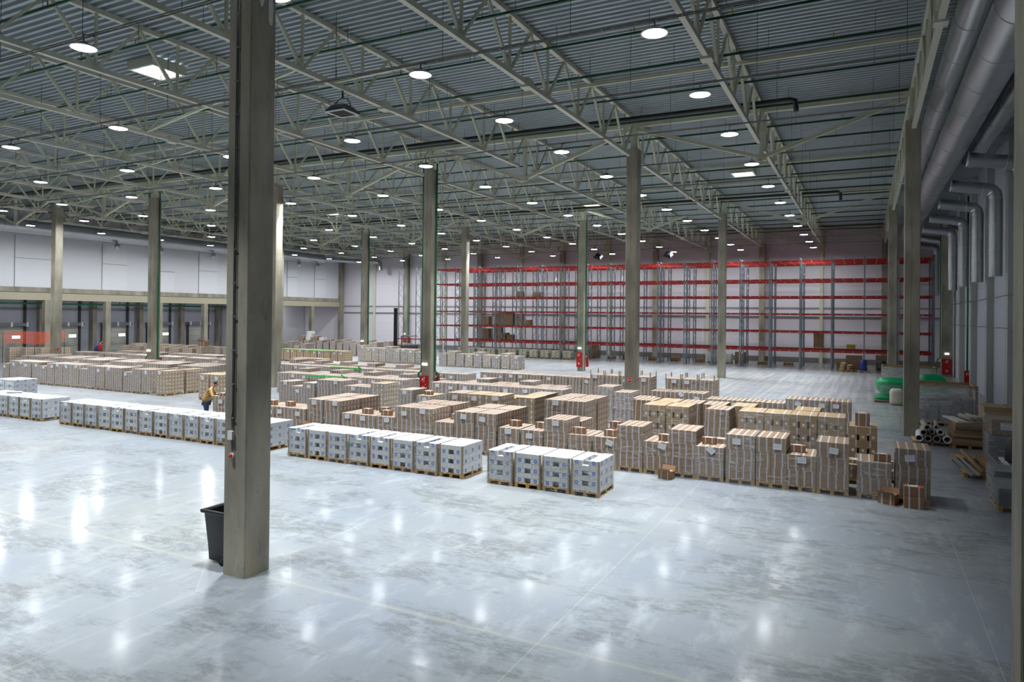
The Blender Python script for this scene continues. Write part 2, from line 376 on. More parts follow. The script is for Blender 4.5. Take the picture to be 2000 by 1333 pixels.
# trims on walls: horizontal conduits
b = MB(); b.box(-70, 6.6, 81.86, 81.9, 5.9, 5.98, m_rail); b.box(-70, 6.6, 81.86, 81.9, 4.9, 5.02, m_rail); b.obj('trim_2', kind='structure')
b = MB(); b.tube([(6.3, 40+3*k, 6.05+.06*(k % 2)) for k in range(11)], .03, m_rail, 6); b.obj('wall_conduit', label='thin grey conduit sagging along the right wall, upper one', cat='conduit')
b = MB(); b.tube([(6.3, 38+3*k, 4.4+.05*((k+1) % 2)) for k in range(13)], .03, m_rail, 6); b.obj('wall_conduit', label='thin grey conduit along the right wall, lower one', cat='conduit')

# ------------------------------------------------------------------ roof trusses
TZ, BZ = 14.5, 12.72
def web_meshes():
    d = {}
    q = MB(); q.bar((0, 0, BZ), (0, 0, TZ), .08, .08, m_steel); d['post'] = q.mesh('post')
    q = MB(); q.bar((0, 0, TZ), (0, 1.5, BZ), .1, .1, m_steel); d['dn'] = q.mesh('diagonal')
    q = MB(); q.bar((0, 0, BZ), (0, 1.5, TZ), .08, .08, m_steel); d['up'] = q.mesh('diagonal')
    q = MB(); q.box(-.085, .085, .0, 24.0, TZ-.0, TZ+.16, m_chord); d['top'] = q.mesh('top_chord')
    q = MB(); q.box(-.08, .08, .8, 23.2, BZ-.1, BZ+.06, m_chord); q.box(-.17, .17, 11.6, 12.0, BZ-.17, BZ+.12, m_chord); d['bot'] = q.mesh('bottom_chord')
    q = MB()
    for k in range(8):
        y = 3*k; q.bar((0, y, TZ), (0, y+1.5, BZ), .1, .1, m_steel); q.bar((0, y+1.5, BZ), (0, y+1.5, TZ), .08, .08, m_steel); q.bar((0, y+1.5, BZ), (0, y+3, TZ), .08, .08, m_steel)
    d['web'] = q.mesh('web')
    return d
WM = web_meshes()
TXS = [-10.31+6*k for k in range(-10, 4)]
spans = ['near span of the roof', 'middle span of the roof', 'far span over the red racks']
for s in range(3):
    y0 = 9.4+24*s
    for n, x in enumerate(reversed(TXS)):
        if x > 2: continue
        t = thing('roof_truss', 'cream steel lattice truss, %s, %s from the right' % (spans[s], ordw(n)), 'truss', (x, y0, 0))
        link('top_chord', WM['top'], t); link('bottom_chord', WM['bot'], t)
        if s == 0 or (s == 1 and x > -42):
            for k in range(8):
                link('diagonal', WM['dn'], t, (0, 3*k, 0)); link('post', WM['post'], t, (0, 3*k+1.5, 0)); link('diagonal', WM['up'], t, (0, 3*k+1.5, 0))
        else: link('web', WM['web'], t)
b1 = MB(); b1.box(-6, 6, -.1, .1, 14.2, 14.48, m_steel); mtop = b1.mesh('top_beam')
b1 = MB(); b1.bar((-5.8, 0, 14.1), (0, 0, 12.15), .16, .16, m_steel); md1 = b1.mesh('diagonal')
b1 = MB(); b1.bar((5.8, 0, 14.1), (0, 0, 12.15), .16, .16, m_steel); md2 = b1.mesh('diagonal')
b1 = MB(); b1.box(-.09, .09, -.09, .09, 12.0, 14.2, m_steel); b1.box(-.22, .22, -.1, .1, 12.0, 12.2, m_steel); md3 = b1.mesh('post')
rown = ['middle pillar line', 'far pillar line', 'back wall line']
for j in (1, 2, 3):
    for k in range(7):
        x = -4.31-12*k
        if x < -69: continue
        t = thing('bracing_frame', 'cream V-shaped roof brace between pillar heads, %s, %s from right' % (rown[j-1], ordw(k+1)), 'brace', (x, 9.4+24*j - (.25 if j == 3 else 0), 0))
        link('top_beam', mtop, t); link('diagonal', md1, t); link('diagonal', md2, t); link('post', md3, t)
# struts between trusses
n = 0
for yy, z, xr in ((27.2, 14.42, 1.6), (45.6, 14.42, 1.6), (51.6, 14.42, 1.6), (69.6, 14.42, 1.6)):
    n += 1
    q = MB(); q.box(-70.4, xr, yy-.07, yy+.07, z-.04, z+.1, m_steel)
    q.obj('roof_strut', label='long cream strut running crosswise under the roof deck, %s line from the front' % ordw(n), cat='strut')
for n, (xa, ya, xb, yb) in enumerate([(-17, 18.4, -10.3, 18.0), (-28.3, 19.9, -16.3, 16.8), (-28.3, 30.7, -16.3, 28.9), (-40, 25.9, -28.3, 22.9), (-52, 31, -40.3, 28)]):
    q = MB(); q.bar((xa, ya, 12.75), (xb, yb, 12.75), .09, .09, m_steel)
    q.obj('lower_brace', label='thin cream bar between lower truss chords, %s counted from the front right' % ordw(n+1), cat='brace')
# sprinkler pipes
hm = MB(); hm.cyl(0, 0, .04, .16, .025, m_yel, 6); hm.cyl(0, 0, .16, .2, .012, m_dark, 6); hmesh = hm.mesh('sprinkler_head')
rq = MB(); rq.bar((0, 0, .03), (0, 0, .705), .012, .012, m_dark); rodm = rq.mesh('hanger_rod')
py_ = [12.2, 15.3, 18.5, 21.6, 24.8, 28.0, 31.6, 35.0, 38.1, 40.9, 44.1, 47.2, 50.3, 53.4, 56.5, 59.6, 62.7, 65.8, 68.9, 72, 75.1, 78.2]
for n, yy in enumerate(py_):
    t = thing('sprinkler_pipe', 'thin dark green sprinkler pipe crossing under the roof, %s line from the front' % ordw(n+1), 'pipe', (0, yy, 13.95), group='sprinkler pipes under the roof')
    q = MB(); q.tube([(-70.4, 0, 0), (1.45, 0, 0)], .045, m_greend, 8); q.obj('pipe', t)
    if yy < 42:
        for k in range(16):
            x = -.6-3.05*k - (n % 3)*.4
            link('sprinkler_head', hmesh, t, (x, 0, 0))
    for k in range(24 if yy < 60 else 0): link('hanger_rod', rodm, t, (.2-3.2*k, 0, 0))
b = MB(); b.tube([(-70.4, 31.25, 14.02), (-2.9, 31.25, 14.02), (-2.7, 31.25, 13.95), (-2.66, 31.25, 13.5)], .11, m_black, 12)
b.obj('drain_pipe', label='thick black pipe under the roof, bending down at its right end', cat='pipe')
b = MB(); b.tube([(-70.4, 55.5, 14.02), (-1.9, 55.5, 14.02), (-1.7, 55.5, 13.9), (-1.7, 55.5, 13.4)], .11, m_black, 12)
b.obj('drain_pipe', label='thick black pipe under the roof behind the far pillar line', cat='pipe')
# cable ladders along lamp lines
for n, yy in enumerate([y_ for y_ in LAMP_Y if y_ < 80]):
    q = MB(); z = 12.45
    q.bar((-64, yy+.22, z), (1.2, yy+.22, z), .02, .035, m_rail); q.bar((-66, yy+.32, z), (1.2, yy+.32, z), .02, .035, m_rail)
    for k in range(220): q.box(-66+k*.306, -65.98+k*.306, yy+.22, yy+.32, z-.01, z+.01, m_rail)
    for k in range(17): q.bar((1-4.1*k, yy+.27, z), (1-4.1*k, yy+.27, 14.655), .012, .012, m_dark)
    q.obj('cable_tray', label='thin grey cable tray hung on wires beside a lamp line, %s from the front' % ordw(n+1), cat='cable tray')

# ------------------------------------------------------------------ lamps
lh = MB()
lh.rings([[(r*cos(2*pi*k/28), r*sin(2*pi*k/28), z) for k in range(28)] for r, z in ((.33, 0), (.34, .025), (.3, .045), (.14, .06), (.12, .13), (.05, .14))], m_rail)
lh_m = lh.mesh('housing')
q = MB(); q.rings([[(r*cos(2*pi*k/28), r*sin(2*pi*k/28), z) for k in range(28)] for r, z in ((.345, .02), (.36, -.005), (.33, -.02), (.31, -.012))], m_white, caps=False); rim_m = q.mesh('rim')
q = MB(); q.rings([[(r*cos(2*pi*k/28), r*sin(2*pi*k/28), z) for k in range(28)] for r, z in ((.315, -.004), (.3, -.012), (.02, -.014))], m_glow); lens_m = q.mesh('lens')
q = MB(); q.bar((0, 0, .12), (0, 0, .36), .03, .03, m_rail); q.bar((0, -.02, .36), (0, .27, .4), .03, .03, m_rail); q.bar((0, .27, .38), (0, .27, .46), .03, .03, m_rail); brk_m = q.mesh('bracket')
ld = bpy.data.lights.new('lamp_light', 'AREA'); ld.shape = 'DISK'; ld.size = .58; ld.energy = LAMP_W; ld.color = LAMP_COL; ld.spread = LAMP_SPREAD
ldw = ld.copy(); ldw.name = 'wide_lamp_light'; ldw.spread = radians(172); ldw.energy = LAMP_W*.95; ldb = ldw.copy(); ldb.energy = LAMP_W*.6
def in_frame(x, y, z):
    d = F.dot(Vector((x, y, z-CAM_H))); v = Vector((x, y, z-CAM_H))
    return d > 1 and 0 < 1000+1358.98*v.dot(R)/d < 2000 and 0 < 608-1358.98*v.dot(U)/d < 1333
for ix, x in enumerate(LAMP_X):
    seen = unseen = 0
    for iy, y in enumerate(LAMP_Y):
        if ix == 0 and y < 8: continue
        if x < -58 and y < 22: continue
        if in_frame(x, y, LAMP_Z): seen += 1; cut = ', %s in view from the front' % ordw(seen)
        else: unseen += 1; cut = ', out of view, %s one' % ordw(unseen)
        t = thing('high_bay_lamp', 'round lit high bay lamp, %s line from right%s' % (ordw(ix+1), cut), 'lamp', (x, y, LAMP_Z))
        hs = link('housing', lh_m, t); link('rim', rim_m, hs); link('lens', lens_m, hs); link('bracket', brk_m, t)
        lo = bpy.data.objects.new('lamp_light', ldw if x < -50 else ldb if y > 69 else ld); COL.objects.link(lo); lo.parent = t; lo.location = (0, 0, -.03)
# lamps inside the dock bays
ld2 = bpy.data.lights.new('dock_light', 'AREA'); ld2.shape = 'RECTANGLE'; ld2.size = 1.2; ld2.size_y = .2; ld2.energy = 150; ld2.color = (.95, .97, 1)
bm = MB(); bm.box(-.6, .6, -.1, .1, 0, .08, m_white); bm.box(-.57, .57, -.07, .07, -.01, 0, m_glow); bm_m = bm.mesh('fitting')
for n, y in enumerate((34, 42, 50, 58, 66, 75)):
    t = thing('tube_lamp', 'white strip lamp under the upper storey floor, %s from the front' % ordw(n+1), 'lamp', (-76.5, y, 6.468)); link('fitting', bm_m, t)
    lo = bpy.data.objects.new('dock_light', ld2); COL.objects.link(lo); lo.parent = t; lo.location = (0, 0, -.03)
# skylights
sk = MB(); 
for a in (0, 1, 2, 3):
    pass
sk.box(-.75, .75, -.75, -.65, 14.3, 14.655, m_chord); sk.box(-.75, .75, .65, .75, 14.3, 14.655, m_chord); sk.box(-.75, -.65, -.65, .65, 14.3, 14.655, m_chord); sk.box(.65, .75, -.65, .65, 14.3, 14.655, m_chord)
skm = sk.mesh('curb'); sp = MB(); sp.box(-.65, .65, -.65, .65, 14.52, 14.55, m_sky); spm = sp.mesh('pane')
for (x, y, l) in ((-25.1, 18.1, 'bright square skylight in the roof near the top left'), (-7.3, 47.9, 'bright square skylight beyond the middle pillars near the right lamp line'), (-21, 56.4, 'bright skylight above the pillar with the red fire box far back'), (-45.5, 52, 'bright skylight far off between left trusses')):
    t = thing('skylight', l, 'skylight', (x, y, 0)); link('curb', skm, t); link('pane', spm, t)
# hanging speaker-like fan heater
t = thing('fan_heater', 'grey pyramid-shaped fan heater hanging from a truss near a lamp', 'heater', (-16.34, 18.9, 11.85))
q = MB(); q.rings([[(sx*a, sy*a, z) for sx, sy in ((-1, -1), (1, -1), (1, 1), (-1, 1))] for a, z in ((.42, 0), (.42, .04), (.26, .24), (.2, .26))], m_dark, smooth=False); q.obj('hood', t)
q = MB()
for s_ in (-1, 1): q.box(-.42, .42, s_*.38-.04, s_*.38+.04, -.03, 0, m_white); q.box(s_*.38-.04, s_*.38+.04, -.34, .34, -.03, 0, m_white)
q.obj('frame', t)
q = MB(); q.box(-.34, .34, -.34, .34, -.02, -.01, m_rub)
for k in range(14): q.box(-.33+k*.05, -.32+k*.05, -.34, .34, -.028, -.02, m_dark)
q.obj('grille', t)
q = MB(); q.tube([(.36*cos(a), 0, .16+.36*sin(a)) for a in [pi*k/12 for k in range(13)]], .018, m_dark, 6); q.bar((0, 0, .52), (0, 0, .78), .05, .05, m_dark); q.obj('bracket', t)
for n, (x, y) in enumerate(((-27.6, 76), (-19.6, 76.5), (5.9, 62))):
    t = thing('fan_heater', ['dark fan heater tilted high on the back wall above the racks, left one', 'dark fan heater tilted high on the back wall above the racks, right one', 'dark slatted fan heater tilted near the right wall among the ducts'][n], 'heater', (x, y, 11.6 if n < 2 else 11.9), 0)
    q = MB(); q.rings([[(sx*a, sy*a*.8, z) for sx, sy in ((-1, -1), (1, -1), (1, 1), (-1, 1))] for a, z in ((.45, 0), (.45, .1), (.3, .35))], m_dark, smooth=False)
    h = q.obj('hood', t, rot=(radians(40), radians(20), 0)); q = MB(); q.box(-.4, .4, -.3, .3, -.02, 0, m_white); q.obj('grille', t, rot=(radians(40), radians(20), 0))
    q = MB(); q.bar((0, 0, .2), (0, 0, .95 if n < 2 else .8), .04, .04, m_dark); q.obj('bracket', t)

# ------------------------------------------------------------------ ducts
def duct(name, label, pts, r, seam=1.5, n=28, ribs=True):
    t = thing(name, label, 'duct', pts[0]); o = Vector(pts[0]); P = [Vector(p)-o for p in pts]
    b = MB(); fine = []; rr = []
    for a, c in zip(P, P[1:]):
        L_ = (c-a).length; k = max(1, int(L_/.075)) if ribs else 1
        for i in range(k):
            fine.append(a.lerp(c, i/k)); rr.append(r+(.009 if i % 2 else 0) if ribs else r)
    fine.append(P[-1]); rr.append(r)
    b.tube(fine, rr, m_duct, n); b.obj('pipe', t)
    for a, c in zip(P, P[1:]):
        L_ = (c-a).length
        if L_ < .8: continue
        k = max(1, round(L_/seam)); d = (c-a).normalized()
        for i in range(k+1):
            p = a+d*min(L_-.03, max(.03, L_*i/k)); b = MB(); b.tube([p-d*.015, p+d*.015], r+.02, m_seam, n); b.obj('seam_ring', t)
    return t
duct('air_duct', 'large round galvanised duct hanging along the right wall, lower big one', [(3.44, 3, 12.8), (3.44, 78, 12.8)], .62, 3)
duct('air_duct', 'round galvanised duct behind and above the big right-hand duct', [(2.75, 3, 13.75), (2.75, 60, 13.75)], .5, 3)
duct('air_duct', 'thinner dark galvanised duct between the big duct and right wall', [(5.1, 3, 13.7), (5.1, 46, 13.7)], .4, 3)
duct('air_duct', 'huge shiny round duct along the white upper storey at left', [(-69.0, 20, 12.5), (-69.0, 76, 12.5)], .62, 3)
duct('air_duct', 'narrow end of the left duct turning down before the back wall', [(-69.0, 76.02, 12.5), (-66.2, 79.6, 12.4), (-62.5, 80.3, 12.3), (-62.2, 80.3, 12.1), (-62.1, 80.3, 11.0)], .3, 2, 18)
for n, y in enumerate((36.5, 43.4, 50.0, 56.8, 63.5, 70.5, 76.8)):
    xx = 5.95; r = .3
    a = [(3.44+.5, y, 11.95), (xx-.55, y, 11.6 if n > 9 else 11.7), (xx-.22, y, 11.62), (xx-.05, y, 11.45), (xx, y, 11.15), (xx, y, 7.1)]
    duct('branch_duct', 'galvanised branch duct bending down beside the right wall, %s from the front' % ordw(n+1), a, r, 1.6, 18)
for n, y in enumerate((45.2, 50.2, 57.0, 62.5, 67, 71, 74.5)):
    t = thing('duct_outlet', 'small shiny cylinder outlet hanging below the left duct, %s from the left' % ordw(n+1), 'duct outlet', (-68.6, y, 11.2))
    q = MB(); q.cyl(0, 0, -.1, .5, .26, m_duct, 14); q.obj('cylinder', t); q = MB(); q.cyl(0, 0, .5, .75, .12, m_duct, 10); q.cyl(0, 0, .46, .52, .23, m_seam, 14); q.obj('neck', t)

# green standpipes, hoses, fire cabinets, exit signs at pillars
def text_mesh(s, size, m, ext=.004):
    c = bpy.data.curves.new('lettering', 'FONT'); c.body = s; c.size = size; c.extrude = ext; c.align_x = 'CENTER'; c.align_y = 'CENTER'; c.materials.append(m)
    return c
def exit_sign(x, y, z, lab, rz=0):
    t = thing('exit_sign', lab, 'sign', (x, y, z), rz)
    q = MB(); q.box(-.16, .16, -.05, .05, -.07, .07, m_glowsoft); t = q.obj('light_box', t)
    if 'txt' not in globals():
        o = bpy.data.objects.new('tmp', text_mesh('ВЫХОД', .09, m_orange)); COL.objects.link(o); bpy.context.view_layer.update()
        globals()['txt'] = bpy.data.meshes.new_from_object(o.evaluated_get(bpy.context.evaluated_depsgraph_get())); bpy.data.objects.remove(o)
    link('lettering', txt, t, (0, -.055, 0), (pi/2, 0, 0))
def fire_box(x, y, z0, z1, lab, wd=.42, sgn2=True):
    t = thing('fire_cabinet', lab, 'fire cabinet', (x, y, z0)); h = z1-z0
    q = MB(); q.box(-wd/2, wd/2, -.14, .0, 0, h, m_fire); q.obj('body', t)
    q = MB(); q.box(-wd/2+.015, wd/2-.015, -.155, -.14, .02, h-.02, m_fire); t = q.obj('door', t)
    q = MB(); s = .1; q.box(-s, s*.7, -.16, -.155, h-.34, h-.16, m_white); q.box(-s+.012, s*.7-.012, -.164, -.16, h-.33, h-.25, m_fired); q.box(-.01, s*.7-.012, -.164, -.16, h-.25, h-.17, m_fired)
    if sgn2: q.box(-s, s*.7, -.16, -.155, .22, .4, m_white); q.box(-s+.012, -.03, -.164, -.16, .235, .385, m_fired); q.box(0, s*.7-.012, -.164, -.16, .235, .385, m_fired)
    q.obj('pictogram', t)
    q = MB(); q.cyl(.05, -.16, h-.13, h-.09, .025, m_white, 8); q.box(.13, .17, -.17, -.15, h*.5, h*.5+.05, m_white); q.obj('latch', t)
def standpipe(x, y, zt, side, lab, zb=1.45):
    s = -1 if side == 'l' else 1
    q = MB(); q.tube([(0, 0, zt), (0, 0, zb+.25), (s*.03, 0, zb+.12), (s*.16, 0, zb+.05), (s*.22, 0, zb-.05), (s*.2, 0, zb-.2), (s*.1, 0, zb-.26)], .05, m_green, 10)
    q.obj('standpipe', loc=(x, y, 0), label=lab, cat='pipe')
PX = lambda i: -34.31+12*i
desc = {(1, 1): 'fire cabinet pillar amid the cartons', (1, 2): 'fire cabinet pillar before the racks', (-1, 1): 'pillar left of the big front one', (-1, 2): 'far pillar nearest the upper storey', (-2, 3): 'wall pillar left of the racks'}
for (i, j), d in desc.items():
    x, y = PX(i), 9.4+24*j
    standpipe(x-.36, y-.2, 13.5, 'l', 'dark green vertical pipe, left side of the %s' % d)
    standpipe(x+.36, y+.1, 13.5, 'r', 'dark green vertical pipe, right side of the %s' % d)
    fire_box(x-.05, y-.315, .35 if j == 2 else .35, 1.62 if j == 2 else 1.35, 'red fire hose cabinet on the front of the %s' % d, .5)
    fire_box(x+.47, y+.28, .35, 1.5, 'red fire hose cabinet on the side of the %s' % d, .2, False)
    exit_sign(x-.05, y-.36, 2.0, 'small glowing exit sign with orange letters, %s' % d)
standpipe(5.6, 68.9, 13, 'l', 'dark green vertical pipe on the dark pillar by the right wall')
fire_box(6.1, 68.995, .2, 1.5, 'red fire cabinet below the lit exit sign by the right wall', .7)
exit_sign(6.1, 68.95, 1.95, 'small glowing exit sign on the dark pillar by the right wall')
q = MB(); q.tube([(6.3, 57.6, 13.5), (6.3, 57.6, 1.2)], .06, m_green, 10); q.obj('standpipe', label='dark green vertical pipe running down the right wall', cat='pipe')
fire_box(6.3, 57.5, .1, 1.3, 'narrow red cabinet at the foot of the right wall pipe', .4, False)
for (i, j, s) in ((2, 1, 'middle pillar right of centre'), (-2, 1, 'pillar at the far left among cartons')):
    x, y = PX(i), 9.4+24*j
    t = thing('wall_sign', 'small square red fire hydrant sign on the %s' % s, 'sign', (x-.02, y-.306, 1.72))
    q = MB(); q.box(-.1, .1, -.008, 0, -.1, .1, m_white); q.box(-.09, .09, -.011, -.008, -.09, .09, m_fired); q.obj('plate', t)
    q = MB(); q.rings([[(-.05+rr*cos(a), -.013, rr*sin(a)) for a in [2*pi*k/12 for k in range(12)]] for rr in (.03, .014)], m_white, caps=False); q.box(-.02, .07, -.015, -.011, -.012, .012, m_white); q.obj('pictogram', t)
    t = thing('wall_sign', 'small red sign on the side face of the %s' % s, 'sign', (x+.292, y-.02, 1.72), pi/2)
    q = MB(); q.box(-.1, .1, -.008, 0, -.1, .1, m_white); q.box(-.09, .09, -.011, -.008, -.09, .09, m_fired); q.obj('plate', t)
# fittings of the front pillar
fx, fy = -10.31, 9.4-.3
q = MB(); q.tube([(-.06, 0, 13), (-.06, 0, 2.72)], .013, m_rail, 8); q.tube([(-.02, 0, 13), (-.02, 0, 3.05), (-.06, -.01, 2.95), (-.07, 0, 2.7)], .01, m_dark, 6)
for k in range(17): q.box(-.085, .005, -.016, 0, 2.9+k*.62, 2.925+k*.62, m_rail)
q.tube([(-.05, -.01, 2.52), (-.045, -.01, 2.3)], .007, m_dark, 6)
q.obj('cable_conduit', loc=(fx, fy-.018, 0), label='thin clipped cable conduit down the face of the front pillar', cat='conduit')
t = thing('junction_box', 'small white junction box on the front pillar', 'electrical box', (fx-.06, fy-.01, 2.52)); q = MB(); q.box(-.055, .055, -.05, 0, 0, .15, m_white); q.obj('body', t); q = MB(); q.box(-.06, .06, -.06, -.05, -.005, .155, m_white); q.obj('cover', t)
t = thing('alarm_button', 'small round red alarm on the front pillar below the junction box', 'alarm', (fx-.045, fy-.01, 2.22))
q = MB(); q.tube([(0, 0, 0), (0, -.04, 0)], .05, m_white, 16); q.obj('base', t); q = MB(); q.tube([(0, -.04, 0), (0, -.06, 0), (0, -.075, 0)], [.04, .036, .01], m_fired, 16); q.obj('red_lens', t)
q = MB()
for (px, pz, a, c) in ((-.06, 12.0, .14, .55), (.16, 11.75, .13, .6)):
    pts = [(0, px+random.uniform(.8, 1.1)*a*.5*cos(t_), pz+random.uniform(.85, 1.1)*c*.5*sin(t_)) for t_ in [2*pi*k/18 for k in range(18)]]
    q.face([(p[0], p[1], p[2]) for p in pts], m_lab); q.face([(p[0]-.004, p[1], p[2]) for p in reversed(pts)], m_lab)
pt = q.obj('plaster_patch', loc=(fx+.29, 9.4, -1.2), label='two pale plaster patches high on the front pillar side', cat='plaster patch')

# ------------------------------------------------------------------ wheelie bin
t = thing('wheelie_bin', 'black wheelie bin without lid standing behind the front pillar', 'bin', (-11.12, 9.62, 0), radians(90))
q = MB(); n_ = 8
def rect(hx, hy, z, ox=0, oy=0, c=.04):
    p = []
    for sx, sy, a0 in ((1, 1, 0), (-1, 1, 90), (-1, -1, 180), (1, -1, 270)):
        for k in range(4):
            a = radians(a0+30*k); p.append((ox+sx*(hx-c)+c*cos(a), oy+sy*(hy-c)+c*sin(a), z))
    return p
q.rings([rect(.2, .25, .05), rect(.215, .265, .35), rect(.26, .31, .9), rect(.265, .32, .98)], m_bin, caps=False)
q.rings([rect(.25, .3, .98), rect(.2, .25, .1)], m_rub, caps=False); q.face(rect(.2, .25, .09), m_rub); q.face(list(reversed(rect(.2, .25, .05))), m_bin)
q.obj('body', t)
q = MB(); q.rings([rect(.265, .32, .96), rect(.31, .37, .97), rect(.315, .375, 1.02), rect(.26, .31, 1.03), rect(.25, .3, .98)], m_bin, caps=False)
for k in range(4): q.box(-.15+.1*k, -.13+.1*k, -.345, -.28, .82, .97, m_bin)
q.obj('rim', t)
for s_ in (-1, 1):
    q = MB(); q.tube([(s_*.2, 0, 0), (s_*.26, 0, 0)], .1, m_rub, 20); q.tube([(s_*.262, 0, 0), (s_*.275, 0, 0)], .04, m_bin, 12); q.obj('wheel', t, loc=(0.0, -.2, .1))
q = MB(); q.tube([(-.2, -.2, .1), (.2, -.2, .1)], .015, m_rub, 8); q.obj('axle', t)

# ------------------------------------------------------------------ pallets and cartons
def pallet_mesh(wd=.8, dp=1.2, wood=None):
    wood = wood or m_wood; b = MB()
    for x in (-wd/2+.05, 0, wd/2-.05):
        b.box(x-.05, x+.05, 0, dp, 0, .022, wood)
        for y in (.05, dp/2, dp-.05): b.box(x-.05, x+.05, y-.05, y+.05, .022, .1, wood)
    for y in (.05, dp/2, dp-.05): b.box(-wd/2, wd/2, y-.06, y+.06, .1, .12, wood)
    for k in range(6): x = -wd/2+.06+k*(wd-.12)/5; b.box(x-.055, x+.055, 0, dp, .12, .142, wood)
    return b.mesh('pallet')
PAL = pallet_mesh(); PAL2 = pallet_mesh(1.0, 1.2); PALD = pallet_mesh(.8, 1.2, m_wood2)
LH = .213
CACHE = {}
def ring_mark(b, x, y, z, r, face, m):
    n = 14
    pr_ = []
    for rr in (r, r*.52):
        pr_.append([((x+rr*cos(a), y, z+rr*sin(a)) if face == 'y' else (x, y+rr*cos(a), z+rr*sin(a))) for a in [2*pi*k/n for k in range(n)]])
    b.rings(pr_ if face == 'y' else pr_, m, caps=False, smooth=False)
def carton(kind, v=0):
    """one carton, centred in x and y, base at z=0"""
    key = (kind, v)
    if key in CACHE: return CACHE[key]
    b = MB(); e = .0015
    if kind == 'tape':       # .4 x .2 footprint, two white tapes wrapped round it
        X, Y, H = .197, .0985, LH-.004
        b.box(-X, X, -Y, Y, 0, H, m_br)
        for o in ((-.105, .095), (-.088, .112), (-.12, .084))[v]:
            b.box(o-.021, o+.021, -Y-e, Y+e, .0, H+e, m_tape)
        for s in (-1, 1): b.box(s*X-e, s*X+e, -.022, .022, .03, H-.03, m_tape)
    elif kind == 'dot':      # .26 x .2 light carton with white label
        X, Y, H = .129, .099, LH-.003
        b.box(-X, X, -Y, Y, 0, H, m_br2); b.box(-.012, .012, -Y-e, Y+e, 0, H+e, m_tape)
        b.box(-.034, .034, -Y-.003, -Y, .06, .15, m_lab); b.box(-X-.003, X+.003, -.03, .03, .06, .15, m_lab)
    elif kind == 'big':      # .4 x .3 light carton, tape at the middle
        X, Y, H = .199, .149, LH+.0
        b.box(-X, X, -Y, Y, 0, H-.003, m_br2 if v == 0 else m_br); b.box(-.018, .018, -Y-e, Y+e, 0, H-.003+e, m_tape)
    elif kind == 'oct':      # .22 x .3 carton with round white label
        X, Y, H = .112, .149, LH
        mm = m_br2 if v == 0 else m_br
        b.box(-X, X, -Y, Y, 0, H-.003, mm)
        b.face([(.045*cos(a), -Y-.003, .105+.05*sin(a)) for a in [pi/8+2*pi*k/8 for k in range(8)]], m_lab)
        b.face([(X+.003, .045*cos(a), .105+.05*sin(a)) for a in [pi/8+2*pi*k/8 for k in range(8)]], m_lab)
    elif kind == 'white':    # plain or printed white carton
        X, Y, H = v[0], v[1], .135
        b.box(-X+.004, X-.004, -Y+.004, Y-.004, 0, H-.004, m_wc)
        if v[2]:
            b.tube([], 0, m_wc) if False else None
            n = 14
            for fx_, sgn in (('y', -1), ('x', 1), ('x', -1)):
                q = []
                for rr in (.05, .026):
                    if fx_ == 'y': q.append([(rr*cos(a), -Y-.001, .075+rr*sin(a)) for a in [2*pi*k/n for k in range(n)]])
                    else: q.append([(sgn*(X+.001), -sgn*rr*cos(a)*-1, .075+rr*sin(a)) for a in [2*pi*k/n for k in range(n)]])
                b.rings(q, m_blue, caps=False, smooth=False)
        else: b.box(-.02, .03, -Y-.001, -Y+.002, .07, .1, m_lab)
    me = b.mesh('carton'); CACHE[key] = me; return me
def layer_cartons(style, k, n):
    """list of (mesh, x, y, outer) of layer k of n; y from the front edge of the pallet"""
    out = []
    if style in ('tape', 'tapeH'):
        v = ((k//2)*7+n) % 3
        for iy in range(6):
            for ix in (-.2, .2): out.append((carton('tape', v), ix, .1+.2*iy, True if iy in (0, 5) or True else False))
    elif style == 'dots':
        for iy in range(6):
            for ix in (-.26, 0, .26): out.append((carton('dot'), ix, .1+.2*iy, ix != 0 or iy in (0, 5)))
    elif style in ('oct', 'octd'):
        v = 1 if (style == 'octd' and k < n-2) else 0
        if k % 2 == n % 2:
            for iy in range(4):
                for ix in (-.285, 0, .285): out.append((carton('oct', v), ix, .15+.3*iy, ix != 0 or iy in (0, 3)))
        else:
            for iy in range(4):
                for ix in (-.2, .2): out.append((carton('big', v), ix, .15+.3*iy, True))
    return out
def white_layer(typ):
    out = []
    if typ == 'A':       # printed cartons either side of a hollow middle
        for iy in range(3):
            for s in (-1, 1): out.append((carton('white', (.1525, .2, True)), s*.2445, .2+.4*iy))
        out.append((carton('white', (.085, .13, False)), 0, 1.0)); 
    else:
        for iy in range(3):
            for ix in (-.265, 0, .265): out.append((carton('white', (.1325, .2, False)), ix, .2+.4*iy))
    return out
def merged(key, items, name):
    """a mesh holding one layer / one stack of cartons"""
    if key in CACHE: return CACHE[key]
    b = MB()
    for me, x, y, z in items:
        off = len(b.v); b.v += [(v.co.x+x, v.co.y+y, v.co.z+z) for v in me.vertices]
        idx = [b.mi(mm) for mm in me.materials]
        for p in me.polygons: b.f.append(tuple(off+i for i in p.vertices)); b.m.append(idx[p.material_index]); b.sm.append(False)
    me = b.mesh(name); CACHE[key] = me; return me
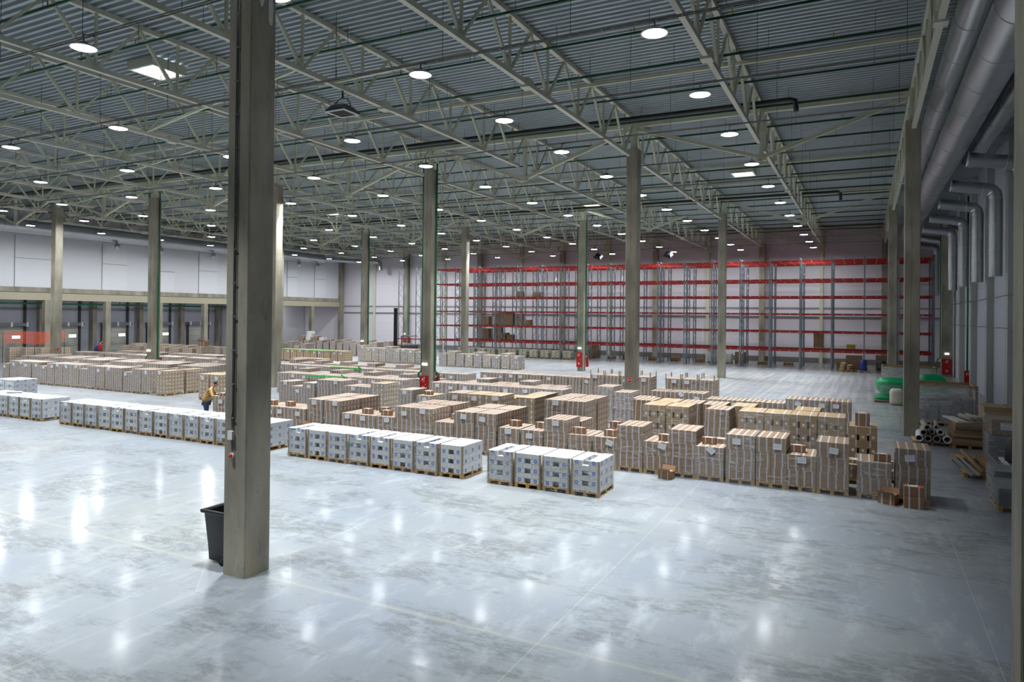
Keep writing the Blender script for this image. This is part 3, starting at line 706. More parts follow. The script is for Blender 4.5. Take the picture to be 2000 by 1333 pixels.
def wrap_mesh(h, m, wd=.8, dp=1.2, v=0):
    key = ('wrap', round(h, 2), m.name, wd, v)
    if key in CACHE: return CACHE[key]
    rnd = random.Random(v*31+int(h*100)); b = MB(); rings = []
    zs = [.02+i*(h+.0-.02)/7 for i in range(8)]
    for i, z in enumerate(zs):
        r = []; o = .012+rnd.uniform(0, .012)
        for (x0, y0), (x1, y1) in (((-wd/2, 0), (wd/2, 0)), ((wd/2, 0), (wd/2, dp)), ((wd/2, dp), (-wd/2, dp)), ((-wd/2, dp), (-wd/2, 0))):
            for t in range(5):
                f_ = t/5; x = x0+(x1-x0)*f_; y = y0+(y1-y0)*f_; oo = o+rnd.uniform(-.004, .01)
                nx, ny = (0, -1) if y0 == y1 == 0 else (1, 0) if x0 == x1 > 0 else (0, 1) if y0 == y1 else (-1, 0)
                if t == 0: r.append((x+(oo if x > 0 else -oo), y+(oo if y > 0 else -oo), z))
                else: r.append((x+nx*oo, y+ny*oo, z))
        rings.append(r)
    # skirt folded a little over the top edge
    r = [(x*.94, (y-dp/2)*.96+dp/2, h+.012) for x, y, z in rings[-1]]; rings.append(r)
    b.rings(rings, m, caps=False, smooth=False)
    me = b.mesh('stretch_wrap'); CACHE[key] = me; return me
def post_mesh(h):
    key = ('post', round(h, 2))
    if key in CACHE: return CACHE[key]
    b = MB(); b.box(0, .045, -.004, 0, .1, h, m_post); b.box(0, .004, -.004, .045, .1, h, m_post); me = b.mesh('corner_board'); CACHE[key] = me; return me
def sheet_mesh(v=0):
    key = ('sheet', v)
    if key in CACHE: return CACHE[key]
    b = MB(); b.box(-.115, .115, -.003, 0, -.085, .085, m_paper)
    rnd = random.Random(v)
    for k in range(3):
        z = .045-.035*k; x = -.09
        while x < .06:
            l = rnd.uniform(.015, .04); b.box(x, x+l, -.0045, -.003, z, z+.008, m_ink); x += l+.012
    me = b.mesh('paper_sheet'); CACHE[key] = me; return me
def load(x0, y, n, style, label, rowname, detail='layer', sheet=None, wrap=None, posts=True, ptop=0, rz=0, wd=.8, cat='pallet load', name='carton_pallet', seed=0):
    """x0 = left edge at the front, y = front; n layers"""
    t = thing(name, label, cat, (x0+wd/2, y, 0), rz, rowname)
    link('pallet', PAL, t)
    if style == 'white':
        z = .143; lay = []
        for k in range(n):
            typ = 'A' if (n-1-k+seed) % 2 == 0 else 'B'; lay.append((typ, z)); z += .1375
        h = z
        if detail == 'carton':
            for typ, zz in lay:
                for me, x, yy in white_layer(typ): link('carton', me, t, (x, yy, zz))
        elif detail == 'layer':
            for typ, zz in lay: link('carton_layer', merged(('wl', typ), [(me, x, yy, 0) for me, x, yy in white_layer(typ)], 'carton_layer'), t, (0, 0, zz))
        if 'wgap' not in CACHE: g = MB(); g.box(-.09, .09, .13, .15, 0, .132, m_wgap); CACHE['wgap'] = g.mesh('gap_shade_board')  # board added inside the hollow, its grey paints the gap's shade
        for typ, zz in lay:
            if typ == 'A': link('gap_shade_board', CACHE['wgap'], t, (0, 0, zz))
    else:
        h = .143+LH*n
        if detail == 'carton':
            for k in range(n):
                for me, x, yy, outer in layer_cartons(style, k, n):
                    if outer and (k == n-1 or yy < .35 or x > 0 or abs(yy-1.1) < .1): link('carton', me, t, (x, yy, .143+LH*k))
        elif detail == 'layer':
            for k in range(n):
                kk = (((k//2)*7+n) % 3) if style.startswith('tape') else (k-n) % 2 if style == 'oct' else (k, n) if style == 'octd' else 0
                link('carton_layer', merged(('l', style, kk), [(me, x, yy, 0) for me, x, yy, _ in layer_cartons(style, k, n)], 'carton_layer'), t, (0, 0, .143+LH*k))
        else:
            it = [(me, x, yy, LH*k) for k in range(n) for me, x, yy, _ in layer_cartons(style, k, n)]
            link('carton_stack', merged(('s', style, n), it, 'carton_stack'), t, (0, 0, .143))
    if posts:
        pm = post_mesh(h+ptop)
        link('corner_board', pm, t, (-wd/2, -.003, 0)); o = link('corner_board', pm, t, (wd/2, -.003, 0), (0, 0, pi/2))
        if ptop: link('corner_board', pm, t, (wd/2, dp_+.003, 0), (0, 0, pi)); link('corner_board', pm, t, (-wd/2, dp_+.003, 0), (0, 0, -pi/2))
    sw = t
    if wrap: sw = link('stretch_wrap', wrap_mesh(h, wrap, wd, v=seed % 4), t)
    if sheet is not None:
        sx, sz, sr = sheet; link('paper_sheet', sheet_mesh(seed % 5), sw, (sx, -.036, h-sz), (0, sr, 0))
    return t, h
dp_ = 1.2
def box_on(x, y, z, label, rz=0, dims=(.4, .2, .2), m=None, opened=False, tilt=0):
    m = m or m_br3; t = thing('carton_box', label, 'box', (x, y, z), rz); a, c, h = dims[0]/2, dims[1]/2, dims[2]
    if tilt: t.rotation_euler = (tilt, 0, rz)
    q = MB(); q.box(-a, a, -c, c, 0, h, m)
    root = t; t = q.obj('carton', t)
    for o in (-a*.5, a*.5): q = MB(); q.box(o-.02, o+.02, -c-.0015, c+.0015, .0, h+.0015, m_tape); q.obj('tape', t)
    if opened:
        q = MB(); q.bar((-a, -c, h-.01), (-a*.98, -c-.0, h+.12), .01, c*2, m) if False else None
        q.face([(-a, -c, h), (a, -c, h), (a, -c-.1, h+.08), (-a, -c-.1, h+.08)], m); q.face([(-a, -c-.1, h+.084), (a, -c-.1, h+.084), (a, -c, h+.004), (-a, -c, h+.004)], m)
        q.face([(-a, c, h), (a, c, h), (a, c+.06, h+.13), (-a, c+.06, h+.13)], m); q.face([(-a, c+.06, h+.134), (a, c+.06, h+.134), (a, c, h+.004), (-a, c, h+.004)], m)
        q.obj('flap', t)
    else:
        q = MB(); q.box(-a*.35, a*.4, -c*.5, c*.6, h+.0015, h+.004, m_paper); q.box(a*.42, a*.9, -c*.5, c*.5, h+.0015, h+.003, m_fired); q.obj('label', t)
    return root
LOADN = [0]
def rowof(xs, y, phrase, look, style='tape', n=5, detail='stack', wrap=None, sheet=True, posts=True, ptop=0, start=1, jit=.03, group=None):
    """xs: list of x0 or (x0, n[, style[, wrap]])"""
    hs = []
    for k, it in enumerate(xs):
        x0, nn, st, wr = it, n, style, wrap
        if isinstance(it, tuple):
            x0 = it[0]; nn = it[1] if len(it) > 1 else n; st = it[2] if len(it) > 2 else style; wr = it[3] if len(it) > 3 else wrap
        LOADN[0] += 1; sd = LOADN[0]
        rnd = random.Random(sd)
        size = 'tall ' if nn >= 6 else 'low ' if nn <= 4 else ''
        lk = size+look
        if st == 'dots': lk = size+look.replace('brown', 'label-dotted brown')
        lab = '%s, %s from left, %s' % (lk, ordw(k+start), phrase)
        sh = None
        if sheet and rnd.random() < .72: sh = (rnd.uniform(-.18, .2), rnd.uniform(.09, .25), rnd.choice([0, 0, .08, -.1, pi/4, .3, 0]))
        t, h = load(x0, y+rnd.uniform(-jit, jit), nn, st, lab, group or ('pallet loads in the '+phrase), detail, sh, wr, posts, ptop, rnd.uniform(-.012, .012), seed=sd)
        hs.append((x0+.4, y, h))
    return hs

# white carton rows
for (x0, cnt, phrase, y) in ((-9.69, 4, 'short white row nearest the camera', 17.58), (-17.42, 8, 'white row of eight right of the front pillar', 17.62), (-30.62, 14, 'long white row behind the front pillar', 17.75), (-37.1, 6, 'white row cut by the left photo edge', 17.75)):
    for k in range(cnt):
        LOADN[0] += 1
        load(x0+.866*k, y+random.uniform(-.02, .02), 6, 'white', 'blue-ringed white cartons, %s pallet from left, %s' % (ordw(k+1), phrase), 'white carton pallets, '+phrase,
             'carton' if cnt in (4, 8) else 'layer', None, m_wrap if k % 3 != 1 else None, True, seed=(0, 1, 1, 0, 0, 1, 0, 1, 0, 0, 0, 1, 0, 1)[k], name='white_carton_pallet')
for (x, z) in ((-17.42+.3, .93), (-17.42+.866*3+.08, .62)):
    q = MB(); q.box(-.05, .05, -.002, 0, -.03, .03, m_teal); q.obj('sticker', loc=(x, 17.585, z), label='small green sticker on a white carton of the row of eight, %s one' % ('first pallet' if z > .8 else 'fourth pallet'), cat='sticker')
load(-41.2, 21.0, 7, 'white', 'lone white carton pallet behind the others at the left photo edge', None, 'layer', None, m_wrap, False, name='white_carton_pallet')
load(-42.1, 21.0, 7, 'white', 'white carton pallet at the very left edge, behind the lone one', None, 'layer', None, m_wrap, False, name='white_carton_pallet')
q = MB(); q.tube([(-.35, 0, 0), (.35, 0, 0)], .05, m_paper, 12); q.obj('paper_roll', loc=(-35.3, 18.4, 1.02), rot=(0, 0, .5), label='white paper roll lying on the left white carton row', cat='roll')

# front brown row
B1 = [(-25.25, 5), (-24.3, 4), (-23.35, 4), (-22.45, 4), (-21.6, 4), (-20.75, 4), (-19.88, 6), (-19.0, 6), (-18.12, 4), (-17.27, 4), (-16.41, 4), (-15.56, 6), (-14.72, 6), (-13.84, 4), (-12.98, 6), (-12.12, 6), (-11.22, 4), (-10.36, 4), (-9.5, 6), (-8.63, 4), (-7.78, 4)]
rowof(B1, 21.1, 'brown row just behind the white pallets', 'brown white-taped carton stack', detail='layer', wrap=m_wrap)
B1r = [(-6.96, 6, 'tape', m_wrap), (-6.12, 4, 'tape', m_wrap), (-5.32, 6, 'tape', m_wrap), (-4.52, 4, 'tape', m_wrapM), (-3.64, 6, 'tape', m_wrapM), (-2.8, 6, 'tape', m_wrap), (-2.02, 4, 'tape', m_wrap), (-1.2, 6, 'tape', m_wrap), (-.18, 4, 'tape', m_wrapM), (.72, 6, 'tape', m_wrap)]
rowof(B1r, 21.12, 'nearest brown row beyond the white pallets', 'brown white-taped carton stack', detail='carton', jit=.015)
# second rows behind
rowof([(-19.9, 6), (-19.0, 6), (-15.5, 6), (-14.65, 6), (-12.95, 6), (-12.1, 6), (-9.5, 5)], 22.4, 'second rank behind the white pallets', 'brown white-taped carton stack', detail='layer', sheet=False, posts=False)
rowof([(-27.9, 5), (-27.03, 4), (-26.2, 5), (-25.25, 6), (-24.4, 6), (-23.44, 5), (-22.6, 5), (-21.75, 6, 'dots'), (-20.1, 5, 'tape', m_wrapM), (-19.0, 4, 'dots')], 27.5, 'row left of the red fire cabinet', 'brown wrapped carton stack', detail='layer', wrap=m_wrapM)
rowof([(-15.4, 7), (-14.5, 7, 'dots'), (-13.65, 7, 'dots'), (-12.2, 7, 'dots'), (-10.95, 7), (-10.1, 7)], 24.4, 'row right of the red fire cabinet', 'brown carton stack', detail='layer', wrap=m_wrap)
rowof([(-14.5, 6, 'dots'), (-13.65, 6, 'dots'), (-12.25, 7, 'tape'), (-10.9, 7), (-10.05, 7)], 25.65, 'rank hidden behind the label-dotted stacks', 'brown carton stack', detail='layer', sheet=False, posts=False)
rowof([(-7.25, 7, 'octd'), (-6.4, 7, 'oct'), (-5.45, 7, 'tape'), (-4.9, 7, 'tape')][:1]+[(-6.4, 7, 'oct'), (-5.0, 7, 'tape'), (-3.88, 7, 'oct', m_wrapM), (-3.04, 7, 'oct', m_wrapM), (-2.22, 7, 'octd'), (-1.38, 7, 'oct', m_wrapM)], 24.9, 'rear row with round labels', 'light brown carton stack', detail='layer', wrap=m_wrap, sheet=False, posts=False)
rowof([(-8.0, 7), (-7.1, 7, 'oct'), (-6.25, 7), (-5.35, 7), (-4.35, 7, 'dots'), (-2.2, 7, 'oct')], 26.15, 'rank behind the round-labelled row', 'light brown carton stack', detail='layer', sheet=False, posts=False)
rowof([(-8.85+.835*k, (6, 6, 6, 5, 5, 5, 5, 6, 6, 6)[k], 'tape', m_wrapM if k in (3, 7, 8) else m_wrap) for k in range(10)], 31.6, 'rearmost row beside the empty floor', 'brown wrapped carton stack', detail='layer', posts=False)
rowof([(-11.0, 7), (-10.15, 6), (-9.3, 5)], 30.2, 'shiny trio beside the middle pillar', 'brown carton stack in shiny film', detail='layer', wrap=m_wrapH, sheet=False, posts=False)
rowof([(-13.46, 7), (-12.6, 7), (-11.75, 7), (-10.9, 7)], 36.0, 'upright-post group behind the middle pillar', 'brown carton stack', wrap=m_wrap, ptop=.25)
rowof([(-9.3, 7), (-8.45, 7), (-7.6, 7)], 36.0, 'upright-post trio past the middle pillar', 'brown carton stack', wrap=m_wrap, ptop=.25)
# middle rows
rowof([-32.0+.86*k for k in range(22) if k not in (11, 12)], 31.4, 'long row passing the fire cabinet pillar', 'brown wrapped carton stack', n=5, wrap=m_wrapM, posts=False)
rowof([(-33.2+.9*k, 4+(k*5 % 3 == 0)) for k in range(21) if not 11 < k < 14], 34.4, 'sixth long row', 'brown wrapped carton stack', wrap=m_wrapM, posts=False, sheet=False)
rowof([(-21.8+.86*k, 5) for k in range(9)], 38.5, 'row edging the empty floor', 'brown carton stack', wrap=m_wrap, posts=False)
rowof([(-39.5+.88*k, 4) for k in range(19)], 38.6, 'seventh long row', 'brown wrapped carton stack', wrap=m_wrapM, posts=False)
rowof([(-42.5+.9*k, 3+(k % 3 == 0)) for k in range(14)], 43.0, 'eighth row close to the far pillars', 'low brown carton stack', wrap=m_wrap, posts=False, sheet=False)
# left block
rowof([(-52.6+.86*k, 6 if k % 5 else 5) for k in range(18)], 26.65, 'front row of the left block', 'brown wrapped carton stack', style='tape', wrap=m_wrapM, posts=False, detail='layer')
rowof([(-36.5, 6, 'dots'), (-32.9, 6, 'dots'), (-32.05, 6, 'dots')], 26.5, 'group behind the tan-jacketed man', 'brown wrapped carton stack', wrap=m_wrap, posts=False, detail='layer')
rowof([(-36.5, 6, 'dots'), (-34.6, 4), (-33.7, 5), (-32.9, 6, 'dots')], 27.9, 'second rank behind the tan-jacketed man', 'brown wrapped carton stack', wrap=m_wrap, posts=False, sheet=False)
for (y, xa, cnt, n, ph) in ((30.0, -57.5, 24, 6, 'second row of the left block'), (31.3, -58, 24, 6, 'third row of the left block'), (35.2, -60, 22, 6, 'fourth row of the left block'), (40.5, -62, 18, 5, 'fifth row of the left block')):
    rowof([(xa+.87*k, n-(k*7 % 4 == 0)) for k in range(cnt)], y, ph, 'brown wrapped carton stack', wrap=m_wrapM, posts=False, sheet=False)
# far rows
rowof([(-45.6+.87*k, (7, 6, 6, 6, 7, 6, 6, 6, 5, 6)[k], 'dots' if k % 2 else 'tape', m_wrapH) for k in range(10)], 55.5, 'shiny far row left of the cabinet pillar', 'brown carton stack', sheet=True, posts=False)
rowof([(-35.6+.94*k, 5+(k % 3 == 1), 'dots' if k % 2 else 'tape', m_wrapH) for k in range(9)], 55.0, 'pale shiny row before the empty floor', 'brown carton stack', posts=False)
rowof([(-53.0+.87*k, 5, 'dots') for k in range(10)], 52.0, 'far row crossed by the green line', 'brown carton stack', posts=False)
rowof([(-46.2, 3), (-45.2, 3), (-44.2, 3), (-43.2, 3)], 47.0, 'low far group below the green line', 'brown carton stack', posts=False)
# stacks under and before the upper storey
rnd = random.Random(5)
k = 0
for (x, y, n, st) in [(-66+1.0*i, 58.3+.0*i, 5+(i % 3), 'dots' if i % 2 else 'tape') for i in range(11)]+[(-60.5+1.0*i, 62.5, 6+(i % 2), 'tape') for i in range(12)]:
    k += 1
    load(x, y, n, st, 'carton stack of the jumbled far block under the lamps, %s counted from left' % ordw(k), 'jumbled far stacks', 'stack', None, m_wrapM, False, seed=k)
for k in range(12):
    load(-66.5+.95*k, 44.5+(k % 2)*.3, 6+(k % 2), 'dots', 'light brown carton stack below the orange net, %s from the left' % ordw(k+1), 'light brown stacks near the orange net', 'stack', None, m_wrap, False, seed=k+50)
for k in range(7):
    load(-63+1.3*k, 50.5, 5+(k*3 % 3), 'tape', 'carton stack beside the loading doors, %s from the left' % ordw(k+1), 'stacks beside the loading doors', 'stack', None, m_wrap, False, seed=k+80)
for k in range(9):
    load(-57+1.1*k, 66+(k % 2)*.6, 6+(k % 3 == 0), 'tape', 'carton stack far back before the white wall, %s from the left' % ordw(k+1), 'stacks far back before the white wall', 'stack', None, m_wrapM, False, seed=k+90)
for k in range(7):
    load(-70.0+.0*k+.6*k, 35.6+.35*k, 6+(k % 2), 'dots', 'tan carton stack below the orange net, %s counted from the left' % ordw(k+1), 'tan stacks below the orange net', 'stack', None, m_wrap, False, seed=k+120) if k % 2 == 0 else None
for k in range(9):
    i_ = (0, 1, 2, 3, 0, 1, 2, 1, 4)[k]; lv = (0, 0, 0, 0, 1, 1, 1, 2, 0)[k]
    box_on(-60.1+1.0*i_+.03*k, 63.0, .146+LH*(6+(i_ % 2))+.342*lv, 'loose %s box in the far jumble on top of stacks, %s from left' % (('brown', 'white')[k % 2], ordw(k+1)), .1*(k % 3-1), dims=(.7, .6, .34), m=(m_br, m_wc)[k % 2])
load(-44.0, 48.4, 2, 'white', 'low white block on the floor below the green line', None, 'layer', None, None, False, name='white_carton_pallet')
load(-43.0, 48.4, 2, 'white', 'second low white block beside the first, below the green line', None, 'layer', None, None, False, name='white_carton_pallet')
box_on(-55.65, 45.3, 1.637, 'wide open brown box on a stack left of the front pillar', .3, dims=(.7, .5, .45), m=m_br3, opened=True)
# loose boxes on top of loads
def top(x, y, n, dx, dy, l, rz=0, **kw): box_on(x+.4+dx, y+dy, .143+LH*n+.002, l, rz, **kw)
top(-22.45, 21.1, 4, 0, .3, 'small carton on a low stack just right of the front pillar', .1)
top(-21.6, 21.1, 4, .1, .35, 'small orange-edged carton right of the front pillar, second one', -.1)
top(-17.27, 21.1, 4, -.2, .3, 'small carton on the first of three adjoining low stacks')
top(-17.27, 21.1, 4, .15, .9, 'small carton at the back of the first of three low stacks', .3)
top(-16.41, 21.1, 4, -.15, .3, 'small carton with paper on the middle low stack', .1)
top(-16.41, 21.1, 4, .35, .5, 'small plain carton at the edge of the middle low stack', 0, dims=(.3, .2, .2))
top(-13.84, 21.1, 4, .05, .8, 'small carton on the low stack between two tall pairs')
top(-11.22, 21.1, 4, 0, .55, 'small red-edged carton on low stack behind the short white row', 0)
top(-10.36, 21.1, 4, .1, .6, 'small red-edged carton beside the tall stack, right one', 0)
top(-8.63, 21.1, 4, -.1, .25, 'small carton with loose sheet under film', 0)
top(-7.78, 21.1, 4, .1, .3, 'lower small carton of the pile of three', 0)
top(-7.78, 21.1, 4, .1, .7, 'small carton behind the pile of three', 0)
box_on(-7.25, 21.85, .143+LH*4+.21, 'topmost small carton of the pile on a low stack', 0, dims=(.36, .2, .2))
top(-6.12, 21.12, 4, .2, .35, 'small carton on low stack beside a diamond-turned sheet', 0)
top(-4.52, 21.12, 4, -.1, .5, 'small carton with white note on the low shiny stack', 0)
top(-4.52, 21.12, 4, .2, .85, 'flat light carton behind the noted one', 0, m=m_br2, dims=(.4, .3, .14))
top(-2.02, 21.12, 4, -.1, .5, 'small carton inside the film of the low stack at right', 0)
top(-.18, 21.12, 4, .2, .25, 'small carton with white label on the leaning wrapped stack', 0)
box_on(-18.6, 27.9, .143+LH*4, 'small carton with red tape lying crooked before the fire cabinet', .3, tilt=.15)
box_on(-19.75, 20.85, 0, 'orange carton leaning before two tall stacks', .3, m=m_br3, dims=(.35, .25, .42), opened=True)
box_on(-7.65, 20.75, 0, 'carton on the floor beside the last white pallet, lower one', 0, dims=(.4, .22, .26), m=m_br)
box_on(-7.65, 20.78, .262, 'open carton on top of the one beside the last white pallet', 0, dims=(.38, .22, .24), m=m_br3)
box_on(-5.3, 20.72, 0, 'small open carton on the floor before the brown row', -.25, dims=(.42, .24, .24), m=m_br3, opened=True)
box_on(.55, 20.85, 0, 'open carton with raised flaps on the floor at the row end', -.35, dims=(.42, .3, .26), m=m_br3, opened=True)
box_on(1.12, 20.7, 0, 'carton standing before the last tall stack, lower one', .05, dims=(.44, .3, .28), m=m_br3)
box_on(1.12, 20.74, .282, 'carton with slanted top on another at the row end', .05, dims=(.44, .28, .26), m=m_br3)
box_on(-24.85, 21.3, 1.215, 'white top carton beside the man in the tan jacket', 0, m=m_br3, dims=(.4, .3, .12))
q = MB(); q.cyl(0, 0, 0, .2, .05, m_white, 12); q.cyl(0, 0, .2, .23, .04, m_white, 12); q.obj('paper_cup', loc=(-24.65, 21.25, 1.342), label='white roll standing upright on the carton stack beside the man', cat='roll')
# stack with two boxes, small group right of the main rows
load(-.46, 24.7, 6, 'octd', 'dark brown labelled carton stack with two boxes on top, right of the rows', None, 'layer', None, None, False, seed=1)
for k in range(2): box_on(-.08, 25.0, .143+LH*6+.002+k*.202, ['lower of two boxes on the dark labelled stack', 'upper of two boxes on the dark labelled stack'][k], 0, dims=(.42, .3, .2), m=m_br)
t, h = load(-.5, 22.75, 2, 'dots', 'pallet with only one carton layer between the rows at right', None, 'layer', None, None, False, seed=2)
box_on(-.2, 23.1, h+.002, 'flat carton on the nearly empty pallet', 0, dims=(.5, .3, .1), m=m_br2)
load(.45, 23.4, 1, 'tape', 'pallet with one carton layer behind the leaning stack', None, 'layer', None, None, False, seed=3)
box_on(.7, 23.9, .36, 'small dark carton on the pallet behind the leaning stack', 0, dims=(.3, .2, .2))

# green arrow strips
def arrow(xa, xb, y, z, lab, head=True):
    q = MB(); q.box(0, xb-xa, -.02, 0, -.03, .03, m_garrow)
    if head:
        L_ = xb-xa
        q.face([(L_, -.02, 0), (L_-.3, -.02, .2), (L_-.36, -.02, .14), (L_-.14, -.02, 0)], m_garrow); q.face([(L_, -.02, 0), (L_-.14, -.02, 0), (L_-.36, -.02, -.14), (L_-.3, -.02, -.2)], m_garrow)
        q.face([(L_-.14, 0, 0), (L_-.36, 0, .14), (L_-.3, 0, .2), (L_, 0, 0)], m_garrow); q.face([(L_-.3, 0, -.2), (L_-.36, 0, -.14), (L_-.14, 0, 0), (L_, 0, 0)], m_garrow)
    q.obj('arrow_strip', loc=(xa, y, z), label=lab, cat='marking')
arrow(-53, -45.5, 51.92, 1.2, 'long green strip across the far carton row', False)
arrow(-29.7, -26.6, 31.3, 1.13, 'lower green arrow pointing right across the carton row')
arrow(-34.2, -31.4, 38.55, 1.0, 'upper green arrow pointing right behind the lower one')

# ------------------------------------------------------------------ pallet racks
LV = [1.75, 3.5, 5.2, 6.85, 8.45, 10.2]
def frame_mesh(h=10.55):
    b = MB()
    for y in (.04, 1.06):
        b.box(-.05, .05, y-.035, y+.035, 0, h, m_rackg); b.box(-.08, .08, y-.06, y+.06, 0, .01, m_rackg)
    z = .3; k = 0
    while z < h-.7:
        a, c = (.06, 1.04) if k % 2 else (1.04, .06); b.bar((0, a, z), (0, c, z+.65), .04, .03, m_rackg); z += .65; k += 1
    b.bar((0, .06, .25), (0, 1.04, .25), .04, .03, m_rackg); b.bar((0, .06, h-.2), (0, 1.04, h-.2), .04, .03, m_rackg)
    return b.mesh('upright_frame')
fm = frame_mesh(); P_ = 2.72
def beam_mesh(th):
    b = MB(); b.box(.05, P_-.05, -.025, .025, -th/2, th/2, m_red); b.box(.05, .07, -.045, .03, -th/2-.05, th/2+.05, m_red); b.box(P_-.07, P_-.05, -.045, .03, -th/2-.05, th/2+.05, m_red)
    for x in (.12, P_*.36, P_*.68, P_-.14): b.box(x-.03, x+.03, -.03, -.025, -.03, .03, m_white)
    return b.mesh('beam')
bmA, bmB = beam_mesh(.18), beam_mesh(.15)
def rack(xr, nb, y, lab, lone=None):
    t = thing('pallet_rack', lab, 'pallet rack', (xr, y, 0))
    for k in range(nb+1): link('upright_frame', fm, t, (-P_*k, 0, 0))
    cnt = 0; rest = MB()
    order = [(0, k, l) for k in range(nb) for l in range(6)]+[(1, k, l) for k in range(nb) for l in range(6)]
    for s, k, l in order:
        me = bmA if l in (0, 5) else bmB; yy = (.0, 1.1)[s]; cnt += 1
        if cnt <= 100: link('beam', me, t, (-P_*(k+1), yy, LV[l]))
        else:
            off = len(rest.v); rest.v += [(v.co.x-P_*(k+1), v.co.y+yy, v.co.z+LV[l]) for v in me.vertices]
            for p in me.polygons: rest.f.append(tuple(off+i for i in p.vertices)); rest.m.append(rest.mi(me.materials[p.material_index])); rest.sm.append(False)
    if rest.v: o = rest.obj('beam', t); o['kind'] = 'stuff'
rack(5.3, 19, 70.8, 'long empty rack with red beams and grey frames, front row')
rack(5.3, 19, 72.2, 'long empty rack with red beams standing back to back with the front row')
rack(5.3, 19, 75.2, 'long empty rack with red beams and grey frames, rear row by the wall')
for k, x in enumerate((-49.3, -51.9)):
    link('upright_frame', fm, loc=(x, 70.8, 0), label='lone grey upright frame left of the racks, %s one' % ('right', 'left')[k], cat='rack frame')
q = MB(); q.box(-52, -46.6, 70.78, 70.83, 1.7, 1.82, m_red); q.obj('rack_beam', label='low red beam linking the lone uprights left of the racks', cat='beam')
# goods on the racks
def cluster(x, y, z, lst, where):
    for i, (dx, wd, ht, m) in enumerate(lst):
        for _ in range(3):
            u = 5.3-2.72*round((5.3-(x+dx))/2.72)
            if abs(x+dx-u) < wd/2+.12: dx += (wd/2+.12-abs(x+dx-u))*(1 if x+dx >= u else -1)
        t = thing('carton_pile', 'carton pile %s, %s from the left' % (where, ordw(i+1)), 'carton pile', (x+dx, y, z), 0, 'carton piles '+where)
        q = MB(); nz = max(1, int(ht/.25)); nx = max(1, int(wd/.4)); h_ = ht/nz
        for a in range(nz):
            for c in range(nx): q.box(-wd/2+c*wd/nx+.005, -wd/2+(c+1)*wd/nx-.005, .1, 1.0, .12+a*h_, .12+(a+1)*h_-.006, m)
        q.obj('cartons', t); q = MB()
        for xx in (-wd/2+.05, 0, wd/2-.05): q.box(xx-.05, xx+.05, .05, 1.05, 0, .09, m_wood)
        q.box(-wd/2, wd/2, .05, 1.05, .09, .118, m_wood); q.obj('pallet', t)
    return
cluster(-41.0, 75.2, LV[1]+.06, [(-1.0, .9, 1.0, m_br), (.2, .9, 1.4, m_br), (1.3, .9, 1.5, m_br), (2.4, .9, 1.5, m_br), (3.5, .9, 1.3, m_br), (4.6, .9, .6, m_br)], 'on the second shelf of the rear rack')
cluster(-41.0, 75.2, LV[0]+.085, [(-1.0, .9, 1.2, m_br), (.2, .9, 1.5, m_br), (1.5, .9, .7, m_br), (2.6, .9, .5, m_br)], 'on the lowest shelf of the rear rack')
cluster(-38.5, 75.2, LV[3]+.06, [(0, 1.0, 1.4, m_wc), (1.2, .9, .7, m_br), (2.3, .9, .75, m_wc), (3.4, .9, .6, m_br)], 'of mixed goods high on the rear rack')
cluster(-4.2, 75.2, LV[0]+.085, [(0, .9, 1.6, m_br), (2.9, .8, .35, m_yel)], 'on the lowest shelf near the right end')
cluster(-30, 75.3, 0, [(0, .9, .8, m_br), (2.1, 1.0, 1.3, m_br), (4.2, .8, .15, m_br2), (6, .8, .5, m_br), (9, .9, .3, m_br2), (11.5, .9, .35, m_br2), (14, .9, .25, m_br2), (15.5, 1.0, 1.4, m_wc), (17, .9, .9, m_wc), (18.3, 1.0, 1.1, m_br), (20.5, .9, .2, m_br2), (23, .9, .2, m_br2)], 'on the floor inside the rear rack')
cluster(-2.0, 71.4, 0, [(.0, .9, .8, m_br), (1.6, 1.4, 1.3, m_br), (3.4, 1.2, 1.4, m_br)], 'on the floor at the right rack end')
for k in range(2): pass
for k, x in enumerate([5.3-2.72*(18-i//2)+(.66, 2.02)[i % 2]-.0 for i in range(11)]):
    t = thing('sack_pallet', 'pallet of cream sacks under the rack, %s from the left' % ordw(k+1), 'sack pallet', (x, 71.2, 0), 0, 'sack pallets under the rack')
    link('pallet', PAL2, t, (0, -.1, 0))
    for a in range(5):
        key = ('sackl', a % 2)
        if key not in CACHE:
            q = MB()
            for ix in range(2):
                for iy in range(3):
                    cx, cy = -.25+.5*ix+(.03 if a % 2 else -.02), .1+.38*iy
                    q.rings([[(cx+sx, cy+sy, z) for sx, sy in [(.24*f_*math.copysign(abs(cos(g))**.5, cos(g)), .18*f_*math.copysign(abs(sin(g))**.5, sin(g))) for g in [2*pi*j/14 for j in range(14)]]] for f_, z in ((.8, 0), (1.02, .05), (1.02, .11), (.8, .16))], m_sack2)
            CACHE[key] = q.mesh('sack_layer')
        link('sack_layer', CACHE[key], t, (0, 0, .143+.155*a))
    link('stretch_wrap', wrap_mesh(.93, m_wrap, 1.0), t, (0, -.1, 0))
